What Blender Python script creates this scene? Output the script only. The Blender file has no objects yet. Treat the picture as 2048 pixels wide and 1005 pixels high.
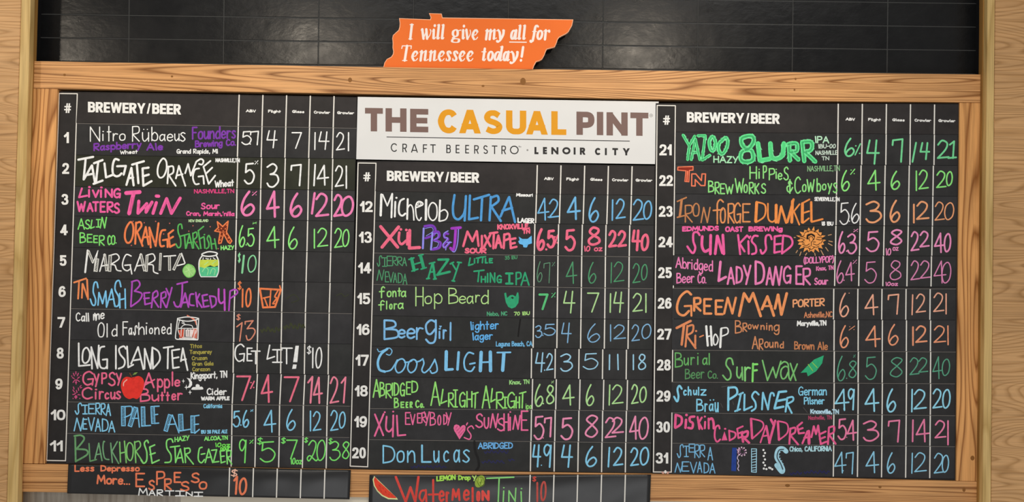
import bpy, math, random
from mathutils import Vector, Matrix

# ---------------------------------------------------------------- camera, light, exposure
sc = bpy.context.scene
COL = sc.collection
FOC = 1900.0                      # focal length in pixels of the 2048x1005 frame
R = ((0.9997649792464964, -0.01639879316523187, 0.014179769214501077),
     (0.01602570631915932, 0.9995325370964881, 0.026036205991452045),
     (-0.014600103055274134, -0.025802846125596506, 0.9995604284497231))
Z0 = 2.30                         # height of the middle of the menu boards above the floor
CAMP = (0.09532732, -3.77686107, Z0 + 0.03283246)
cd = bpy.data.cameras.new('camera')
cam = bpy.data.objects.new('camera', cd)
COL.objects.link(cam)
cd.sensor_width = 36.0
cd.lens = FOC / 2048.0 * 36.0
cd.clip_end = 60
right = Vector((R[0][0], R[0][2], -R[0][1]))
up = -Vector((R[1][0], R[1][2], -R[1][1]))
back = -Vector((R[2][0], R[2][2], -R[2][1]))
cam.matrix_world = Matrix(((right.x, up.x, back.x, CAMP[0]), (right.y, up.y, back.y, CAMP[1]),
                           (right.z, up.z, back.z, CAMP[2]), (0, 0, 0, 1)))
sc.camera = cam
sc.view_settings.view_transform = 'Standard'
sc.view_settings.look = 'None'
sc.view_settings.exposure = 0.0
sc.view_settings.gamma = 1.0
sc.view_settings.use_curve_mapping = False

wd = bpy.data.worlds.new('room_light'); sc.world = wd; wd.use_nodes = True
bg = wd.node_tree.nodes['Background']
bg.inputs[0].default_value = (1.0, 0.985, 0.965, 1); bg.inputs[1].default_value = 0.35


def light(name, kind, loc, target, energy, color, **kw):
    ld = bpy.data.lights.new(name, kind); ld.energy = energy; ld.color = color
    for k, v in kw.items():
        setattr(ld, k, v)
    o = bpy.data.objects.new(name, ld); COL.objects.link(o)
    o.location = loc
    o.rotation_euler = (Vector(target) - Vector(loc)).to_track_quat('-Z', 'Y').to_euler()
    return o


# the room's ceiling panels, well in front of the boards
light('ceiling_panel_lamp', 'AREA', (0.1, -2.9, Z0 + 2.9), (0, 0, Z0 - 0.4), 72, (1.0, 0.975, 0.94), shape='RECTANGLE', size=4.2, size_y=1.2)
# added fill light, low behind the camera, to brighten the lower rows
light('low_front_fill', 'AREA', (0.3, -4.6, Z0 - 1.55), (0, 0, Z0 - 0.6), 52, (0.97, 0.985, 1.0), shape='RECTANGLE', size=5.0, size_y=1.2)
# ceiling downlights washing the tiled wall; they mirror in the black tiles
for lx in (-2.67, -1.12, 0.71):
    light('ceiling_downlight', 'SPOT', (lx, -1.5, Z0 + 1.27), (lx * 0.85, 0.0, Z0 + 0.55), 30, (1.0, 0.87, 0.70), spot_size=1.35, spot_blend=0.9, shadow_soft_size=0.06)

random.seed(7)


# ---------------------------------------------------------------- photograph frame -> place
def P(px, py, h=0.0):
    """the point that stands h metres in front of the menu boards' plane on the sight line of (px, py)"""
    a = (px - 1024.0) / FOC; b = (py - 502.5) / FOC
    dx = R[0][0]*a + R[1][0]*b + R[2][0]
    dy = R[0][1]*a + R[1][1]*b + R[2][1]
    dz = R[0][2]*a + R[1][2]*b + R[2][2]
    t = (-h - CAMP[1]) / dz
    return (CAMP[0] + dx*t, -h, CAMP[2] - dy*t)


# ---------------------------------------------------------------- materials
def lin(c):
    return tuple(((v/255.0)/12.92 if v <= 10.3 else ((v/255.0+0.055)/1.055)**2.4) for v in c)


def hexc(s):
    return lin(tuple(int(s[i:i+2], 16) for i in (0, 2, 4)))


MATS = {}


def base_mat(name, rough=0.6, spec=0.3):
    m = bpy.data.materials.new(name); m.use_nodes = True
    nt = m.node_tree; b = nt.nodes['Principled BSDF']
    b.inputs['Roughness'].default_value = rough
    b.inputs['Specular IOR Level'].default_value = spec
    return m, nt, b


def N(nt, t, **kw):
    n = nt.nodes.new(t)
    for k, v in kw.items():
        setattr(n, k, v)
    return n


def ramp(nt, src, stops):
    r = nt.nodes.new('ShaderNodeValToRGB')
    el = r.color_ramp.elements
    while len(el) < len(stops):
        el.new(0.5)
    for e, (p, c) in zip(el, stops):
        e.position = p; e.color = (*c, 1)
    nt.links.new(src, r.inputs[0])
    return r.outputs[0]


def coords(nt, scale, kind='Object'):
    tc = nt.nodes.new('ShaderNodeTexCoord'); mp = nt.nodes.new('ShaderNodeMapping')
    mp.inputs['Scale'].default_value = scale
    nt.links.new(tc.outputs[kind], mp.inputs[0])
    return mp.outputs[0]


def noise(nt, vec, scale=5.0, detail=3.0, rough=0.5):
    n = nt.nodes.new('ShaderNodeTexNoise')
    n.inputs['Scale'].default_value = scale; n.inputs['Detail'].default_value = detail
    n.inputs['Roughness'].default_value = rough
    nt.links.new(vec, n.inputs['Vector'])
    return n.outputs['Fac']


def mixc(nt, fac, a, b, mode='MIX'):
    m = nt.nodes.new('ShaderNodeMix'); m.data_type = 'RGBA'; m.blend_type = mode
    for s, v in ((m.inputs[0], fac), (m.inputs[6], a), (m.inputs[7], b)):
        if hasattr(v, 'links') or hasattr(v, 'is_linked'):
            nt.links.new(v, s)
        elif isinstance(v, (int, float)):
            s.default_value = v
        else:
            s.default_value = (*v, 1)
    return m.outputs[2]


def bump(nt, b, h, strength, dist=0.002):
    n = nt.nodes.new('ShaderNodeBump'); n.inputs['Strength'].default_value = strength
    n.inputs['Distance'].default_value = dist
    nt.links.new(h, n.inputs['Height']); nt.links.new(n.outputs[0], b.inputs['Normal'])


def chalk(key):
    """liquid-chalk ink of one colour, a little thin and streaky"""
    if key in MATS:
        return MATS[key]
    m, nt, b = base_mat('chalk_ink_' + key, 0.75, 0.15)
    c = tuple(min(v*1.10+0.004, 0.92) for v in hexc(key))
    f = noise(nt, coords(nt, (1, 1, 1)), 55.0, 3.0, 0.6)
    d = tuple(v*0.86 for v in c)
    out = ramp(nt, f, [(0.36, d), (0.56, c)])
    nt.links.new(out, b.inputs['Base Color'])
    MATS[key] = m
    return m


def flat(key, rough=0.55, spec=0.25, var=0.06):
    k = key + '_flat%.2f' % rough
    if k in MATS:
        return MATS[k]
    m, nt, b = base_mat('printed_' + key, rough, spec)
    c = hexc(key)
    f = noise(nt, coords(nt, (1, 1, 1)), 9.0, 4.0)
    out = ramp(nt, f, [(0.3, tuple(v*(1-var) for v in c)), (0.7, c)])
    nt.links.new(out, b.inputs['Base Color'])
    MATS[k] = m
    return m


def vinyl(name, col, rough=0.5, spec=0.35, smear=1.0):
    m, nt, b = base_mat(name, rough, spec)
    c = hexc(col)
    v = coords(nt, (1, 1, 1))
    f1 = noise(nt, v, 4.0, 6.0, 0.65)
    f2 = noise(nt, v, 26.0, 4.0, 0.6)
    a = ramp(nt, f1, [(0.35, tuple(x*0.80 for x in c)), (0.72, tuple(x*(1+0.45*smear) for x in c))])
    d = ramp(nt, f2, [(0.3, (0.86,)*3), (0.75, (1.12,)*3)])
    nt.links.new(mixc(nt, 1.0, a, d, 'MULTIPLY'), b.inputs['Base Color'])
    bump(nt, b, noise(nt, v, 7.0, 2.0), 0.25, 0.004)
    return m


def wood(name, light_c, dark_c, along='X', ring=9.0, fine=1.0, rough=0.5, stretch=0.8, cross=7.0, contrast=1.0):
    m, nt, b = base_mat(name, rough, 0.3)
    s = {'X': (stretch, cross, cross), 'Z': (cross, cross, stretch)}[along]
    v = coords(nt, s)
    f = noise(nt, v, 1.0, 1.2, 0.45)
    mul = N(nt, 'ShaderNodeMath', operation='MULTIPLY'); mul.inputs[1].default_value = ring*2.0
    nt.links.new(f, mul.inputs[0])
    pp = N(nt, 'ShaderNodeMath', operation='FRACT')
    nt.links.new(mul.outputs[0], pp.inputs[0])
    lc, dc = hexc(light_c), hexc(dark_c)
    mid = tuple(l + (d-l)*0.35 for l, d in zip(lc, dc))
    dk = tuple(l + (d-l)*contrast for l, d in zip(lc, dc))
    g = ramp(nt, pp.outputs[0], [(0.0, dk), (0.16, mid), (0.4, lc), (0.8, lc), (1.0, dk)])
    s2 = {'X': (5.0, 190.0, 190.0), 'Z': (190.0, 190.0, 5.0)}[along]
    f2 = noise(nt, coords(nt, s2), 1.0, 3.0, 0.6)
    g2 = ramp(nt, f2, [(0.32, (1-0.30*fine,)*3), (0.6, (1.0,)*3)])
    f3 = noise(nt, coords(nt, (1.3, 1.3, 1.3)), 1.4, 2.0)
    g3 = ramp(nt, f3, [(0.3, (0.86, 0.83, 0.80)), (0.7, (1.08, 1.06, 1.04))])
    c = mixc(nt, 1.0, mixc(nt, 1.0, g, g2, 'MULTIPLY'), g3, 'MULTIPLY')
    nt.links.new(c, b.inputs['Base Color'])
    bump(nt, b, f2, 0.12, 0.001)
    return m


# ---------------------------------------------------------------- objects
def mesh_obj(name, verts, faces, mat, parent=None, smooth=False):
    if parent is not None:
        l = parent.location
        verts = [(v[0]-l[0], v[1]-l[1], v[2]-l[2]) for v in verts]
    me = bpy.data.meshes.new(name)
    me.from_pydata(verts, [], faces)
    me.update()
    if smooth:
        for p in me.polygons:
            p.use_smooth = True
    me.materials.append(mat)
    o = bpy.data.objects.new(name, me); COL.objects.link(o)
    if parent is not None:
        o.parent = parent
    return o


def thing(name, label, cat, loc, group=None):
    o = bpy.data.objects.new(name, None); COL.objects.link(o)
    o.location = loc; o.empty_display_size = 0.05
    o['label'] = label; o['category'] = cat
    if group:
        o['group'] = group
    return o


class MB:
    """collects flat-ish shapes given in photograph pixels and lays them on a surface h(px, py)"""

    def __init__(self, h=0.0, rise=0.0004, curved=False):
        self.curved = curved
        self.v = []; self.f = []
        self.h = h if callable(h) else (lambda x, y, hh=h: hh)
        self.rise = rise; self.n = 0

    def pt(self, x, y, lift):
        return P(x, y, self.h(x, y) + lift)

    def ribbon(self, pts, w, cap='round'):
        """a stroke of width w (number or list) with a low rounded section"""
        ws = w if isinstance(w, (list, tuple)) else [w]*len(pts)
        q = [pts[0]]; qw = [ws[0]]
        for p, a in zip(pts[1:], ws[1:]):
            if (p[0]-q[-1][0])**2 + (p[1]-q[-1][1])**2 > 0.004:
                q.append(p); qw.append(a)
        if len(q) == 1:
            q.append((q[0][0]+0.12, q[0][1])); qw.append(qw[0])
        if self.curved:
            q2 = [q[0]]; w2 = [qw[0]]
            for p, a in zip(q[1:], qw[1:]):
                c = q2[-1]; m = max(1, int(math.hypot(p[0]-c[0], p[1]-c[1])/3.0)); w0 = w2[-1]
                for j in range(1, m+1):
                    q2.append((c[0]+(p[0]-c[0])*j/m, c[1]+(p[1]-c[1])*j/m)); w2.append(w0+(a-w0)*j/m)
            q, qw = q2, w2
        n = len(q); S = []
        for i in range(n):
            a = q[max(i-1, 0)]; b = q[min(i+1, n-1)]
            dx, dy = b[0]-a[0], b[1]-a[1]; l = math.hypot(dx, dy) or 1.0
            S.append((q[i][0], q[i][1], dx/l, dy/l, qw[i]*0.5))
        if cap == 'round':
            x, y, dx, dy, r = S[0]
            pre = [(x-dx*r*math.sin(t), y-dy*r*math.sin(t), dx, dy, r*max(math.cos(t), 0.05)) for t in (1.55, 1.15, 0.6)]
            x, y, dx, dy, r = S[-1]
            post = [(x+dx*r*math.sin(t), y+dy*r*math.sin(t), dx, dy, r*max(math.cos(t), 0.05)) for t in (0.6, 1.15, 1.55)]
            S = pre + S + post
        self.n += 1
        top = self.rise + 0.000002*(self.n*37 % 53)
        b0 = len(self.v)
        for si, (x, y, dx, dy, r) in enumerate(S):
            nx, ny = -dy, dx
            for k, lf in ((-1, 0.00005), (-0.82, top), (0.82, top), (1, 0.00005)):
                self.v.append(self.pt(x+nx*r*k, y+ny*r*k, lf + 0.0000015*min(si, 60)))
        for i in range(len(S)-1):
            for k in range(3):
                a = b0+i*4+k
                self.f.append((a, a+4, a+5, a+1))
        for i in (0, len(S)-1):
            a = b0+i*4
            self.f.append((a, a+1, a+2, a+3) if i == 0 else (a+3, a+2, a+1, a))

    def poly(self, pts, lift=None):
        """a filled outline, given its own small thickness"""
        ar = sum(pts[i][0]*pts[(i+1) % len(pts)][1]-pts[(i+1) % len(pts)][0]*pts[i][1] for i in range(len(pts)))
        if abs(ar) < 1e-6:
            return
        if ar > 0:
            pts = pts[::-1]
        if self.curved and max(p[1] for p in pts)-min(p[1] for p in pts) > 3.2:
            lo_x = min(p[0] for p in pts); lo_y = min(p[1] for p in pts); hi_x = max(p[0] for p in pts); hi_y = max(p[1] for p in pts)
            for j in range(int((hi_y-lo_y)/3)+1):
                for i in range(int((hi_x-lo_x)/3)+1):
                    ox, oy = lo_x+i*3, lo_y+j*3
                    c = clip([(x-ox, y-oy) for x, y in pts], 3, 3)
                    if len(c) >= 3:
                        self.poly([(x+ox, y+oy) for x, y in c], lift)
            return
        self.n += 1
        top = (self.rise if lift is None else lift) + 0.000002*(self.n*37 % 53)
        b0 = len(self.v); n = len(pts)
        for x, y in pts:
            self.v.append(self.pt(x, y, 0.00003))
        for x, y in pts:
            self.v.append(self.pt(x, y, top))
        self.f.append(tuple(b0+n+i for i in range(n)))
        for i in range(n):
            j = (i+1) % n
            self.f.append((b0+i, b0+j, b0+n+j, b0+n+i))

    def disc(self, x, y, rx, ry=None, seg=18, rot=0.0):
        ry = ry or rx
        c, s = math.cos(rot), math.sin(rot)
        self.poly([(x+rx*math.cos(t)*c-ry*math.sin(t)*s, y+rx*math.cos(t)*s+ry*math.sin(t)*c)
                   for t in [i*2*math.pi/seg for i in range(seg)]])

    def build(self, name, mat, parent=None):
        return mesh_obj(name, self.v, self.f, mat, parent)


def slab(name, quad, h0, h1, mat, parent=None, bevel=0.0, hf=None):
    """a board whose front outline is the pixel polygon, from h0 (back) to h1 (front), with a chamfered front edge"""
    n = len(quad)
    cx = sum(p[0] for p in quad)/n; cy = sum(p[1] for p in quad)/n
    ar = sum(quad[i][0]*quad[(i+1) % n][1]-quad[(i+1) % n][0]*quad[i][1] for i in range(n))
    if ar > 0:
        quad = quad[::-1]
    front = [P(x, y, h1) for x, y in quad]
    v = []; f = []
    if bevel > 0:
        outl = [Vector(p) for p in front]
        ins = []
        for i in range(n):
            a, b, c = outl[i-1], outl[i], outl[(i+1) % n]
            d1 = (a-b).normalized(); d2 = (c-b).normalized()
            s = max(abs(d1.x*d2.z-d1.z*d2.x), 0.25)
            d = (d1+d2)
            ins.append(b + d*(bevel/s))
        v += [tuple(p) for p in ins]
        v += [(p.x, -(h1-bevel), p.z) for p in outl]
        v += [(p.x, -h0, p.z) for p in outl]
        rings = 3
    else:
        v += front
        v += [(p[0], -h0, p[2]) for p in front]
        rings = 2
    f.append(tuple(range(n)))
    for r in range(rings-1):
        for i in range(n):
            j = (i+1) % n
            f.append((r*n+i, (r+1)*n+i, (r+1)*n+j, r*n+j))
    f.append(tuple((rings-1)*n+i for i in range(n))[::-1])
    return mesh_obj(name, v, f, mat, parent)


def smooth_pts(p, per=7):
    n = len(p)
    if n < 3:
        return p
    closed = abs(p[0][0]-p[-1][0]) < 1e-6 and abs(p[0][1]-p[-1][1]) < 1e-6
    out = []
    for i in range(n-1):
        p1, p2 = p[i], p[i+1]
        p0 = p[i-1] if i > 0 else (p[n-2] if closed else p1)
        p3 = p[i+2] if i+2 < n else (p[1] if closed else p2)
        for k in range(per):
            t = k/per; t2 = t*t; t3 = t2*t
            out.append(tuple(0.5*(2*p1[c]+(p2[c]-p0[c])*t+(2*p0[c]-5*p1[c]+4*p2[c]-p3[c])*t2+(3*p1[c]-p0[c]-3*p2[c]+p3[c])*t3) for c in (0, 1)))
    out.append(p[-1])
    return out


def parse(s):
    out = []
    for st in s.split('|'):
        st = st.strip()
        kind = ''
        while st[0] in '~_':
            kind += st[0]; st = st[1:]
        out.append((kind, [tuple(float(c) for c in q.split(',')) for q in st.split()]))
    return out


# hand-lettering skeletons: advance width, strokes (x 0..1 of the width, y up, cap height 1)
FONT = {
 'A': (.72, '0,0 .5,1 1,0|.2,.36 .82,.36'), 'B': (.58, '0,1 0,0|~0,1 .7,.95 .78,.68 0,.53|~0,.53 .9,.48 .95,.12 0,0'),
 'C': (.58, '~.95,.85 .6,1 .12,.75 .1,.25 .5,0 1,.14'), 'D': (.62, '0,1 0,0|~0,1 .75,.88 1,.5 .75,.12 0,0'),
 'E': (.48, '1,1 0,1 0,0 1,0|0,.53 .8,.53'), 'F': (.48, '1,1 0,1 0,0|0,.55 .8,.55'),
 'G': (.64, '~.95,.85 .6,1 .12,.78 .05,.28 .4,0 .85,.1|.5,.42 1,.45 .92,0'), 'H': (.58, '0,1 0,0|1,1 1,0|0,.5 1,.5'),
 'I': (.08, '0,1 1,0'), 'I#': (.45, '0,1 1,1|.5,1 .5,0|0,0 1,0'), 'J': (.55, '0,1 1,1|~.65,1 .65,.3 .4,0 0,.2'),
 'K': (.56, '0,1 0,0|1,1 0,.42|.2,.52 1,0'), 'L': (.48, '0,1 0,0 1,0'), 'L/': (.5, '.35,1 0,0 1,.18'), 'M': (.82, '0,0 .12,1 .5,.3 .88,1 1,0'),
 'N': (.62, '0,0 0,1 1,0 1,1'), 'N/': (.7, '0,0 .3,1 .7,0 1,1'), 'O': (.66, '~.5,1 .12,.82 0,.45 .15,.08 .5,0 .86,.1 1,.5 .9,.86 .5,1'),
 'P': (.52, '0,1 0,0|~0,1 .9,.97 .95,.58 0,.45'), 'Q': (.66, '~.5,1 .12,.82 0,.45 .15,.08 .5,0 .86,.1 1,.5 .9,.86 .5,1|.6,.25 1,0'),
 'R': (.56, '0,1 0,0|~0,1 .9,.98 .9,.6 0,.48|0,.48 1,0'), 'S': (.52, '~.9,.86 .6,1 .15,.86 .22,.6 .8,.4 .9,.13 .45,0 0,.14'),
 'S2': (.6, '~1,.78 .82,1 .5,.88 .48,.5 .52,.2 .28,0 0,.3'), 'T': (.58, '0,1 1,1|.5,1 .5,0'), 'T/': (.58, '0,.9 1,1|.5,.95 .4,0'),
 'U': (.58, '~0,1 .02,.3 .5,0 .95,.3 1,1'), 'U2': (.58, '~0,1 0,.3 .4,0 1,.3|1,1 1,0'), 'V': (.58, '0,1 .5,0 1,1'),
 'W': (.9, '0,1 .25,0 .5,.75 .75,0 1,1'), 'X': (.58, '0,1 1,0|1,1 0,0'), 'Y': (.58, '0,1 .5,.45|1,1 .35,0'), 'Z': (.55, '0,1 1,1 0,0 1,0'),
 'a': (.48, '~.9,.52 .5,.62 .1,.42 .12,.1 .45,0 .88,.25|.95,.62 .88,.28 1,0'), 'b': (.48, '0,1 0,0|~0,.4 .5,.62 1,.4 .9,.08 .45,0 0,.1'),
 'c': (.42, '~.95,.52 .55,.62 .05,.42 .1,.1 .5,0 1,.1'), 'd': (.48, '1,1 1,0|~1,.5 .5,.62 .05,.35 .15,.05 .55,0 1,.15'),
 'e': (.46, '~.05,.32 .9,.34 .92,.52 .5,.62 .1,.45 .1,.12 .5,0 .95,.1'), 'f': (.4, '~1,.9 .7,1 .42,.85 .4,.5 .4,0|0,.55 .9,.58'),
 'g': (.48, '~.95,.55 .5,.62 .05,.42 .15,.1 .5,.03 .95,.25|~1,.62 1,0 .85,-.3 .4,-.35 .05,-.2'), 'h': (.48, '0,1 0,0|~0,.35 .5,.62 .92,.5 1,0'),
 'i': (.08, '0,.62 0,0|0,.88 .05,.88'), 'j': (.25, '~1,.62 1,-.1 .6,-.35 0,-.25|1,.88 1,.88'), 'k': (.44, '0,1 0,0|.9,.6 0,.22|.2,.32 1,0'),
 'l': (.08, '0,1 1,0'), 'm': (.72, '0,.62 0,0|~0,.4 .25,.62 .48,.5 .5,0|~.5,.4 .75,.62 .97,.5 1,0'), 'n': (.46, '0,.62 0,0|~0,.35 .5,.62 .92,.5 1,0'),
 'o': (.48, '~.5,.62 .1,.5 0,.28 .15,.05 .5,0 .88,.08 1,.32 .9,.55 .5,.62'), 'p': (.48, '0,.62 0,-.35|~0,.45 .5,.62 1,.4 .9,.08 .45,0 0,.12'),
 'q': (.48, '1,.62 1,-.35|~1,.5 .5,.62 .05,.35 .15,.05 .55,0 1,.15'), 'r': (.36, '0,.62 0,0|~0,.34 .4,.6 1,.58'),
 's': (.4, '~.9,.55 .5,.62 .1,.5 .5,.33 .9,.15 .5,0 0,.08'), 't': (.38, '.45,.95 .45,0|0,.6 1,.6'), 'u': (.46, '~0,.62 .05,.15 .4,0 .95,.25|1,.62 1,0'),
 'v': (.44, '0,.62 .5,0 1,.62'), 'w': (.7, '0,.62 .25,0 .5,.5 .75,0 1,.62'), 'x': (.44, '0,.62 1,0|1,.62 0,0'), 'y': (.46, '0,.62 .5,.05|1,.62 .2,-.35'),
 'z': (.44, '0,.6 1,.6 0,0 1,0'), 'ue': (.46, '~0,.62 .05,.15 .4,0 .95,.25|1,.62 1,0|.2,.85 .2,.85|.8,.85 .8,.85'),
 '0': (.5, '~.55,1 .15,.8 0,.4 .15,.06 .45,0 .85,.2 1,.6 .85,.92 .55,1'), '1': (.08, '0,1 1,0'), '1f': (.3, '0,.78 1,1 .55,0'), '1s': (.5, '.2,.8 .75,1 .6,0|0,0 1,.04'),
 '2': (.55, '~.03,.76 .4,1 .85,.85 .72,.5 0,0|0,0 1,.06'), '2l': (.6, '~.15,.78 .5,1 .85,.85 .65,.4 .2,0 0,.12 .25,.25 .6,.1 .85,0 1,.06'),
 '3': (.55, '~0,.86 .5,1 .85,.85 .65,.62 .28,.54|~.28,.54 .85,.5 1,.24 .6,0 .2,0 0,.14'), '3z': (.55, '0,.82 0,.95 .8,1 .2,.58|~.2,.58 .8,.6 1,.4 .6,.06 .25,0 .1,.22'),
 '4': (.58, '.68,0 .62,1 0,.32 1,.38'), '4o': (.58, '.22,1 0,.46 1,.46|.8,1 .62,0'), '5': (.55, '.9,1 .18,.97 .12,.56|~.12,.56 .6,.68 1,.42 .8,.08 .35,0 0,.16'),
 '6': (.52, '~.62,1 .2,.68 0,.28 .25,.02 .7,.05 1,.28 .75,.46 .3,.32 .08,.12'), '7': (.55, '0,1 1,1 .38,0'), '7h': (.55, '0,.74 .04,.95 1,1 .85,0'),
 '8': (.5, '~.5,.53 .12,.75 .4,1 .85,.92 .85,.72 .5,.53 .05,.28 .12,.05 .5,0 .95,.14 .92,.36 .5,.53'),
 '8s': (.5, '~.95,.88 .5,1 .1,.8 .55,.55 .95,.25 .55,0 .05,.1 .1,.3 .6,.6 .95,.88'),
 '9': (.5, '~.95,.86 .5,1 .1,.88 .08,.65 .45,.52 .95,.86|1,.97 .82,0'), '%': (.6, '1,1 0,0|.1,.82 .16,.82|.84,.14 .9,.14'),
 '$': (.5, '~.95,.8 .5,.92 .1,.72 .5,.5 .9,.28 .5,.08 0,.2|.62,1 .38,0'), '.': (.06, '0,.01 .06,.01'), ',': (.12, '.8,.08 .2,-.14'),
 "'": (.1, '.7,1 .2,.78'), '-': (.35, '0,.45 1,.5'), '(': (.2, '~1,1.1 .1,.7 .1,.2 1,-.15'), ')': (.2, '~0,1.1 .9,.7 .9,.2 0,-.15'),
 '!': (.1, '.5,1 .4,.3|.3,.02 .35,.02'), '&': (.6, '~.85,.75 .5,1 .25,.8 .55,.6|~.55,.6 0,.45 .05,.1 .5,0 1,.4|.5,1.12 .5,-.12'), ' ': (.3, ''),
}
FCACHE = {k: (w, parse(s) if s else []) for k, (w, s) in FONT.items()}


def glyph_box(mb, ch, x0, x1, yt, yb, lw):
    st = FCACHE[ch][1]
    allp = [p for _, q in st for p in q]
    ax = min(p[0] for p in allp); bx = max(p[0] for p in allp)
    ay = min(p[1] for p in allp); by = max(p[1] for p in allp)
    i = lw*0.5
    sgn = 1 if x1 >= x0 else -1
    X0, X1 = x0 + i*sgn, x1 - i*sgn
    if (X1-X0)*sgn < 0:
        X0 = X1 = (x0+x1)/2
    Y0, Y1 = yt+i, yb-i
    if Y1 < Y0:
        Y0 = Y1 = (yt+yb)/2
    for kind, q in st:
        r = [(X0 + (p[0]-ax)/((bx-ax) or 1)*(X1-X0) if bx > ax else (X0+X1)/2,
              Y1 - (p[1]-ay)/((by-ay) or 1)*(Y1-Y0) if by > ay else (Y0+Y1)/2) for p in q]
        stroke(mb, kind, r, lw)


def stroke(mb, kind, r, lw):
    if '~' in kind:
        mb.ribbon(smooth_pts(r), lw)
    else:
        for a, b in zip(r[:-1], r[1:]):
            mb.ribbon([a, b], lw)


# bold printed lettering: strokes with square ends, clipped to the letter's box
BOLD = {
 'A': '0,-.3 .5,1.15|.5,1.15 1,-.3|.2,.22 .8,.22', 'B': '0,0 0,1|~0,1 .62,1 .93,.88 .93,.64 .6,.53 0,.53|~0,.53 .68,.53 1,.4 1,.13 .68,0 0,0',
 'C': '~.93,.8 .78,.95 .5,1 .18,.88 0,.5 .18,.12 .5,0 .78,.05 .93,.2', 'D': '0,0 0,1|~0,1 .5,1 .88,.85 1,.5 .88,.15 .5,0 0,0',
 'E': '0,0 0,1|0,1 1,1|0,.5 .92,.5|0,0 1,0', 'F': '0,0 0,1|0,1 1,1|0,.5 .9,.5', 'G': '~.93,.8 .78,.95 .5,1 .18,.88 0,.5 .18,.12 .5,0 .85,.08 1,.25|1,.4 1,.1|.6,.42 1,.42',
 'H': '0,0 0,1|1,0 1,1|0,.5 1,.5', 'I': '.5,0 .5,1', 'L': '0,0 0,1|0,0 1,0', 'N': '0,0 0,1|1,0 1,1|0,1.05 1,-.05',
 'O': '~.5,1 .16,.87 0,.5 .16,.13 .5,0 .84,.13 1,.5 .84,.87 .5,1', 'P': '0,0 0,1|~0,1 .6,1 .92,.92 1,.7 .92,.48 .6,.4 0,.4',
 'R': '0,0 0,1|~0,1 .6,1 .9,.93 .95,.74 .85,.55 .6,.47 0,.47|.5,.47 1,-.1', 'S': '~.95,.86 .6,1 .2,.96 .05,.76 .2,.58 .7,.45 .97,.28 .85,.06 .45,0 .02,.12',
 'T': '0,1 1,1|.5,0 .5,1', 'U': '0,.4 0,1|1,.4 1,1|~0,.45 .04,.16 .25,.02 .5,0 .75,.02 .96,.16 1,.45', 'V': '0,1.2 .5,-.1|.5,-.1 1,1.2',
 'W': '0,1.1 .24,-.1|.24,-.1 .5,1.1|.5,1.1 .76,-.1|.76,-.1 1,1.1', 'Y': '0,1.2 .5,.35|1,1.2 .5,.35|.5,.4 .5,0', '/': '0,-.2 1,1.2',
 '#': '.28,0 .42,1|.68,0 .82,1|0,.32 .95,.32|.05,.68 1,.68',
 '0': '~.5,1 .14,.9 0,.5 .14,.1 .5,0 .86,.1 1,.5 .86,.9 .5,1', '1': '1,0 1,1|.05,.68 .95,.95',
 '2': '~0,.7 .12,.94 .5,1 .88,.92 .96,.68 .7,.4 .3,.22 .06,-.02|0,0 1,0', '3': '~.02,.78 .2,.97 .5,1 .85,.92 .9,.7 .7,.54 .4,.52|~.4,.52 .8,.5 1,.3 .88,.06 .5,0 .15,.04 0,.24',
 '4': '.72,0 .72,1|0,.26 1,.26|.06,.26 .68,1.05', '5': '.12,1 .92,1|.12,.55 .16,1|~.1,.5 .4,.62 .8,.58 1,.32 .85,.06 .5,0 .15,.04 0,.22',
 '6': '~.95,.78 .78,.97 .5,1 .15,.85 0,.4 .12,.08 .5,0 .88,.1 1,.33 .85,.55 .5,.6 .15,.52 .02,.36', '7': '0,1 1,1|1.02,.98 .32,-.15',
 '8': '~.5,1 .15,.93 .08,.75 .25,.56 .5,.53 .85,.45 1,.26 .85,.05 .5,0 .15,.05 0,.26 .15,.45 .5,.53 .75,.56 .92,.75 .85,.93 .5,1',
 '9': '~.05,.22 .22,.03 .5,0 .85,.15 1,.6 .88,.92 .5,1 .12,.9 0,.67 .15,.45 .5,.4 .85,.48 .98,.64',
}
BCACHE = {k: parse(s) for k, s in BOLD.items()}


def clip(poly, w, h):
    for ax, lim, sg in ((0, 0, 1), (0, w, -1), (1, 0, 1), (1, h, -1)):
        out = []
        for i in range(len(poly)):
            a, b = poly[i-1], poly[i]
            da, db = (a[ax]-lim)*sg, (b[ax]-lim)*sg
            if (da >= 0) != (db >= 0):
                t = da/(da-db)
                out.append((a[0]+(b[0]-a[0])*t, a[1]+(b[1]-a[1])*t))
            if db >= 0:
                out.append(b)
        poly = out
        if len(poly) < 3:
            return []
    return poly


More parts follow.
